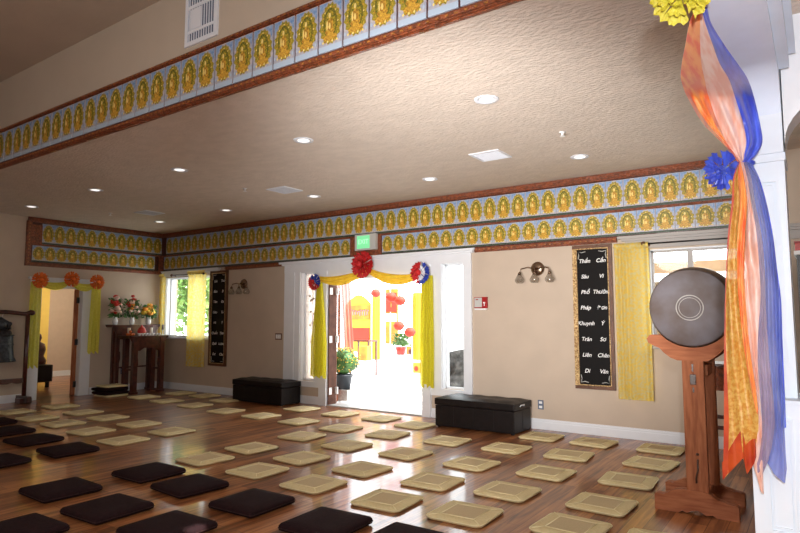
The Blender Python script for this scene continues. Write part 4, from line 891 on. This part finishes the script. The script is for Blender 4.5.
# ------------------------------------------------------------------ OUTSIDE
mb = MB(); mb.box(-40, 20, 8.2, 45, -.12, -.02); mb.box(-7.3, -4.9, 8.2, 8.9, -.02, .0); struct('ground_courtyard', mb, M['conc'])
mb = MB(); mb.box(-18.5, 6, 7.9, 8.9, 3.6, 3.75); struct('trim_eaves', mb, M['white'])
r = thing('potted_chrysanthemum', (-7.45, 8.75, .18), 'bushy yellow chrysanthemum in a dark pot just outside the open door', 'potted plant')
PC = Vector((-7.42, 8.78, .20))
mb = MB(); mb.lathe([(.125, 0), (.165, .24), (.18, .24), (.18, .27), (.155, .27), (.15, .22)], PC, n=20); mb.build('pot', M['pot'], r)
rnd = random.Random(3); lv = MB(); fl = MB(); core = MB(); core.ball(PC+Vector((0, 0, .50)), .24, 0, 14, (1.1, 1.1, .95)); core.build('foliage_mass', M['green'], r)
for i in range(700):
    a = rnd.random()*6.28; t = math.acos(rnd.uniform(-.55, 1)); n = Vector((sin(t)*cos(a), sin(t)*sin(a), cos(t)*.95)); p = PC+Vector((0, 0, .50))+n*rnd.uniform(.22, .31)
    u = n.cross(Vector((rnd.random(), rnd.random(), .3))).normalized(); w = n.cross(u)
    if rnd.random() < .62: lv.face([p-u*.03, p+w*.016, p+u*.035+n*.01, p-w*.016])
    else: fl.ball(p+n*.02, .014, 0 if rnd.random() < .8 else 1, 6, (1, 1, .6))
lv.build('leaves', M['green'], r); fl.build('blooms', [M['yflower'], M['oflower']], r)
def cblock(c, w, d, h, label):
    r = thing('cinder_block', c, label, 'block'); x, y, z = c; mb = MB(); t = .03
    mb.box(x-w/2, x+w/2, y-d/2, y-d/2+t, z, z+h); mb.box(x-w/2, x+w/2, y+d/2-t, y+d/2, z, z+h)
    for xx in (x-w/2, x-t/2, x+w/2-t): mb.box(xx, xx+t, y-d/2+t, y+d/2-t, z, z+h)
    mb.build('shell', M['block'], r)
cblock((-7.42, 8.78, .0), .40, .26, .195, 'grey concrete block under the potted chrysanthemum')
pf = MB(); pf.grid(lambda u, v: (-7.93+.16*v+.20*u, 9.20+.12*v+.03*sin(v*18), lerp(2.9, .55, u)), 16, 24); tag(pf.build('pink_drape', M['pinkf']), 'pale pink drape hanging outside beside the open door leaf', 'drape')
# gazebo post with strip banner
def post(x, y, label):
    r = thing('canopy_post', (x, y, -.02), label, 'post'); mb = MB(); mb.box(x-.045, x+.045, y-.045, y+.045, 0, 2.9); mb.build('upright', M['tent'], r); mb = MB(); mb.box(x-.10, x+.10, y-.10, y+.10, -.02, .03); mb.build('base_plate', M['tent'], r)
post(-8.15, 11.0, 'white canopy post standing in the courtyard between the banners')
post(-6.95, 11.0, 'white canopy post close to the right edge of the doorway view')
r = thing('festival_banner', (-11.28, 14.0, .3), 'wide orange and yellow banner hung in the courtyard, left of the white post', 'banner')
mb = MB(); pts = [(-11.75, .55), (-10.80, .55), (-10.80, 1.95)]+[(-10.80-.95*i/10, 1.95+.28*sin(pi*i/10)) for i in range(1, 10)]+[(-11.75, 1.95)]; mb.prism(pts, 14.0, 14.02); mb.build('cloth', M['yelb'], r)
mb = MB(); mb.box(-11.72, -10.85, 13.98, 13.998, 1.50, 1.92); mb.build('upper_band', M['orb'], r)
mb = MB(); mb.box(-11.70, -10.85, 13.98, 13.998, .85, 1.25); mb.build('red_band', M['redb'], r)
mb = MB(); rq = random.Random(6)
for q in range(9): x = -11.66+q*.09; h = rq.uniform(.10, .22); mb.box(x, x+.03, 13.965, 13.979, 1.70-h/2, 1.70+h/2); mb.box(x, x+.07, 13.965, 13.979, 1.70+h/2-.03, 1.70+h/2)
mb.build('lettering', M['pinkl'], r)
for x in (-11.78, -10.78): mb = MB(); mb.tube([(x, 14.0, -.02), (x, 14.0, 2.3)], .02, 8); mb.build('pole', M['tent'], r)
r = thing('festival_banner', (-9.42, 13.0, .9), 'narrow red and gold banner right of the white canopy post', 'banner')
mb = MB(); mb.box(-9.62, -9.14, 13.0, 13.02, .85, 2.3); mb.build('cloth', M['orb'], r)
mb = MB(); mb.box(-9.58, -9.18, 12.98, 12.998, 1.45, 1.65); mb.build('lettered_band', M['ink'], r); mb = MB(); mb.box(-9.58, -9.18, 12.98, 12.998, 1.7, 2.2); mb.build('red_field', M['redb'], r)
mb = MB(); mb.tube([(-9.66, 13.01, 2.32), (-9.10, 13.01, 2.32)], .02, 8); mb.tube([(-9.38, 13.01, -.02), (-9.38, 13.01, 2.32)], .02, 8); mb.build('pole', M['tent'], r)
def vflag(x, y, w, z0, z1, label, m='yelb'):
    r = thing('vertical_flag', (x, y, 0), label, 'flag'); mb = MB(); mb.grid(lambda u, v: (x+w*v, y+.03*sin(v*9), lerp(z1, z0, u)), 8, 10); mb.build('cloth', M[m], r); mb = MB(); mb.tube([(x, y, -.02), (x, y, z1+.1)], .018, 8); mb.build('pole', M['tent'], r)
vflag(-10.62, 13.8, .34, .35, 2.2, 'long yellow vertical flag beside the wide banner')
vflag(-7.55, 11.3, .30, .6, 2.1, 'pale yellow vertical flag near the right edge of the doorway view', 'yelb')
def lantern(c, s, label):
    r = thing('paper_lantern', c, label, 'lantern', 'red paper lanterns in the courtyard'); mb = MB(); mb.lathe([(.03, -.10), (.08, -.08), (.13, 0), (.08, .08), (.03, .10)], c, n=16); mb.build('paper_body', M['redb'], r)
    mb = MB(); mb.tube([(c[0], c[1], c[2]+.10), (c[0], c[1], 3.2)], .004, 5); mb.tube([(c[0], c[1], c[2]-.10), (c[0], c[1], c[2]-.22)], .008, 5); mb.build('cord', M['yelb'], r)
for c, lb in (((-8.73, 11.5, 2.13), 'red paper lantern just left of the white canopy post'), ((-7.56, 10.5, 1.98), 'red paper lantern just right of the white canopy post'), ((-7.32, 10.5, 1.90), 'red paper lantern, rightmost of the upper three'), ((-7.56, 10.8, 1.36), 'red paper lantern hanging low above the courtyard plant'), ((-7.14, 10.6, 1.235), 'red paper lantern hanging lowest, far right')): lantern(c, 1, lb)
r = thing('display_table', (-10.3, 13.0, 0), 'small dark-railed offering table in front of the wide banner', 'table')
mb = MB(); mb.box(-10.62, -9.95, 12.8, 13.2, .90, .94); mb.build('tabletop', M['darkwood'], r)
for x in (-10.6, -9.98):
    for y in (12.83, 13.17): mb = MB(); mb.box(x-.02, x+.02, y-.02, y+.02, -.02, .90); mb.build('leg', M['darkwood'], r)
tag(MB().box(-10.05, -9.78, 12.5, 12.7, .42, .80, bev=.01).build('orange_box', M['orb']), 'orange offering box standing on a white crate beside the small table', 'box')
tag(MB().box(-10.1, -9.72, 12.42, 12.75, -.02, .418, bev=.01).build('white_crate', M['tent']), 'white crate carrying the orange offering box', 'crate')
r = thing('courtyard_planter', (-7.86, 11.3, 0), 'green leafy plant on a white pedestal behind the canopy post', 'potted plant')
mb = MB(); mb.box(-8.02, -7.70, 11.15, 11.45, -.02, .70); mb.build('pedestal', M['tent'], r); mb = MB(); mb.lathe([(.09, .70), (.13, .88), (.11, .88)], (-7.86, 11.3, 0), n=14); mb.build('pot', M['redglaze'], r)
mb = MB()
for i in range(160):
    a = rnd.random()*6.28; q = rnd.uniform(.03, .22); x, y, z = -7.86+q*cos(a), 11.3+q*sin(a), rnd.uniform(.88, 1.15); mb.face([(x, y, z), (x+.04, y+.01, z+.02), (x+.06*cos(a), y+.06*sin(a), z+.06), (x-.01, y-.02, z+.03)])
mb.build('leaves', M['green'], r)
r = thing('picture_stand', (-8.0, 12.3, 0), 'white stand with two rows of red painted panels at the back of the courtyard', 'stand')
mb = MB(); mb.box(-8.40, -7.55, 12.2, 12.35, -.02, 1.15); mb.build('board', M['tent'], r)
for z in (.22, .60):
    mb = MB(); mb.box(-8.30, -7.90, 12.18, 12.2, z, z+.24); mb.build('painted_panel', M['orb'], r)
    mb = MB(); mb.ball((-8.18, 12.17, z+.12), .07, 0, 8, (1, .2, 1)); mb.ball((-8.02, 12.17, z+.10), .06, 1, 8, (1, .2, 1)); mb.build('painted_motif', [M['darkwood'], M['redb']], r)
# rock and wall outside the right sidelight, patio outside the right window, trees outside the left window
mb = MB(); mb.grid(lambda u, v: (lerp(-5.98, -4.9, v), 9.5+.05*sin(v*20)+.08*sin(u*11), lerp(-.02, .95, u)+.03*sin(v*9+1)*u), 10, 30); tag(mb.build('rough_stone_wall', M['rock']), 'rough grey stone planter wall outside the right sidelight', 'stone wall')
mb = MB(); mb.box(-5.3, 6, 12.0, 12.3, -.02, 2.1); mb.box(-5.3, 6, 11.9, 12.3, 2.1, 2.2); struct('wall_garden', mb, M['stucco'])
r = thing('patio_pergola', (-1.0, 10.3, 0), 'tan timber pergola seen through the window behind the drum', 'pergola')
for y, z in ((9.4, 2.50), (10.6, 2.26)): mb = MB(); mb.box(-5.0, 4.0, y, y+.10, z, z+.18); mb.build('beam', M['beam'], r)
for x in (-4.9, 3.5): mb = MB(); mb.box(x, x+.14, 10.55, 10.69, -.02, 2.26); mb.build('post', M['beam'], r)
mb = MB()
for i in range(12): x = -4.8+i*.75; mb.box(x, x+.05, 9.2, 10.9, 2.68, 2.75)
mb.build('rafters', M['beam'], r)
for k, (x, y, R_) in enumerate(((-17.5, 12.6, 1.3), (-19.6, 14.5, 1.6), (-16.0, 15.2, 1.5), (-21.8, 17.0, 1.8))):
    lb = ['light green tree nearest the altar window', 'light green tree farther left outside the altar window', 'light green tree at the right of the altar window view', 'tall light green tree farthest outside the altar window'][k]
    t = thing('garden_tree', (x, y, 0), lb, 'tree', 'trees outside the altar window')
    mb = MB(); mb.tube([(x, y, -.05), (x+.05, y, 1.0), (x, y+.1, 2.2)], [.09, .07, .04], 8); mb.build('trunk', M['bark'], t)
    mb = MB(); rn = random.Random(k)
    for i in range(900):
        a = rn.random()*6.28; tt = math.acos(rn.uniform(-1, 1)); q = R_*rn.uniform(.3, 1); p = Vector((x+q*sin(tt)*cos(a), y+q*sin(tt)*sin(a), 2.6+q*cos(tt)*1.25)); u = Vector((rn.uniform(-1, 1), rn.uniform(-1, 1), rn.uniform(-1, 1))).normalized(); w = u.cross(Vector((.3, .5, .8))).normalized()
        mb.face([p-u*.13, p+w*.09, p+u*.13, p-w*.09])
    mb.build('crown', M['foliage'], t)
r = thing('white_picket_fence', (-16.5, 11.2, 0), 'white picket fence below the trees outside the altar window', 'fence')
mb = MB()
for i in range(40): x = -20+i*.2; mb.box(x, x+.09, 11.2, 11.23, .02, 1.05)
mb.build('pickets', M['tent'], r); mb = MB()
for z in (.3, .85): mb.box(-20, -12, 11.23, 11.27, z, z+.08)
mb.build('rail', M['tent'], r)

# ------------------------------------------------------------------ LIGHT
def area(name, loc, target, sx, sy, p, col=(1, 1, 1)):
    L = bpy.data.lights.new(name, 'AREA'); L.shape = 'RECTANGLE'; L.size = sx; L.size_y = sy; L.energy = p; L.color = col
    o = bpy.data.objects.new(name, L); COL.objects.link(o); o.location = loc; o.rotation_euler = (Vector(target)-Vector(loc)).to_track_quat('-Z', 'Y').to_euler(); return o
L = bpy.data.lights.new('camera_flash', 'POINT'); L.energy = 320; L.shadow_soft_size = .03; L.color = (.93, .96, 1); o = bpy.data.objects.new('camera_flash', L); COL.objects.link(o); o.location = (.10, -.05, 1.78)
def spot(name, loc, target, p, ang, col, soft=.25, blend=1):
    L = bpy.data.lights.new(name, 'SPOT'); L.energy = p; L.spot_size = radians(ang); L.spot_blend = blend; L.shadow_soft_size = soft; L.color = col
    o = bpy.data.objects.new(name, L); COL.objects.link(o); o.location = loc; o.rotation_euler = (Vector(target)-Vector(loc)).to_track_quat('-Z', 'Y').to_euler()
spot('hall_bounce_fill', (-1.5, .9, 1.4), (-3.0, 6, 2.55), 2000, 68, (1, .97, .94), .4)  # unseen spot added as bounce fill for the bay ceiling and walls
L = bpy.data.lights.new('high_room_fill', 'POINT'); L.energy = 190; L.shadow_soft_size = .6; L.color = (1, .95, .88); o = bpy.data.objects.new('high_room_fill', L); COL.objects.link(o); o.location = (-3.2, -1.6, 3.4)  # unseen point source added to lift the upper wall and high ceiling
area('corridor_fill', (-14.6, 7.4, 2.8), (-16.5, 7.4, .8), 1.2, 1.2, 80, (1, .86, .62))  # unseen area light added to warm the room beyond the doorway
S = bpy.data.lights.new('sun', 'SUN'); S.energy = 13; S.angle = .01; S.color = (1, .97, .92); o = bpy.data.objects.new('sun', S); COL.objects.link(o); o.rotation_euler = Vector((-.75, -.10, -1.0)).to_track_quat('-Z', 'Y').to_euler()
wd = bpy.data.worlds.new('sky'); bpy.context.scene.world = wd; wd.use_nodes = True; nt = wd.node_tree; bg = nt.nodes['Background']
bg.inputs[0].default_value = (.93, .96, 1, 1); bg.inputs[1].default_value = 5.8

# ------------------------------------------------------------------ CAMERA
cam = bpy.data.cameras.new('camera'); cam.sensor_width = 36; cam.lens = 27; cam.clip_start = .05; cam.clip_end = 200
co = bpy.data.objects.new('camera', cam); COL.objects.link(co); co.location = (0, 0, 1.5); co.rotation_euler = (radians(95.04), 0, radians(34.9))
sc = bpy.context.scene; sc.camera = co
sc.view_settings.view_transform = 'Standard'; sc.view_settings.look = 'None'; sc.view_settings.exposure = 0
sc.cycles.use_denoising = True; sc.cycles.max_bounces = 8; sc.cycles.transparent_max_bounces = 12; sc.cycles.sample_clamp_indirect = 6
sc.cycles.caustics_reflective = False; sc.cycles.caustics_refractive = False
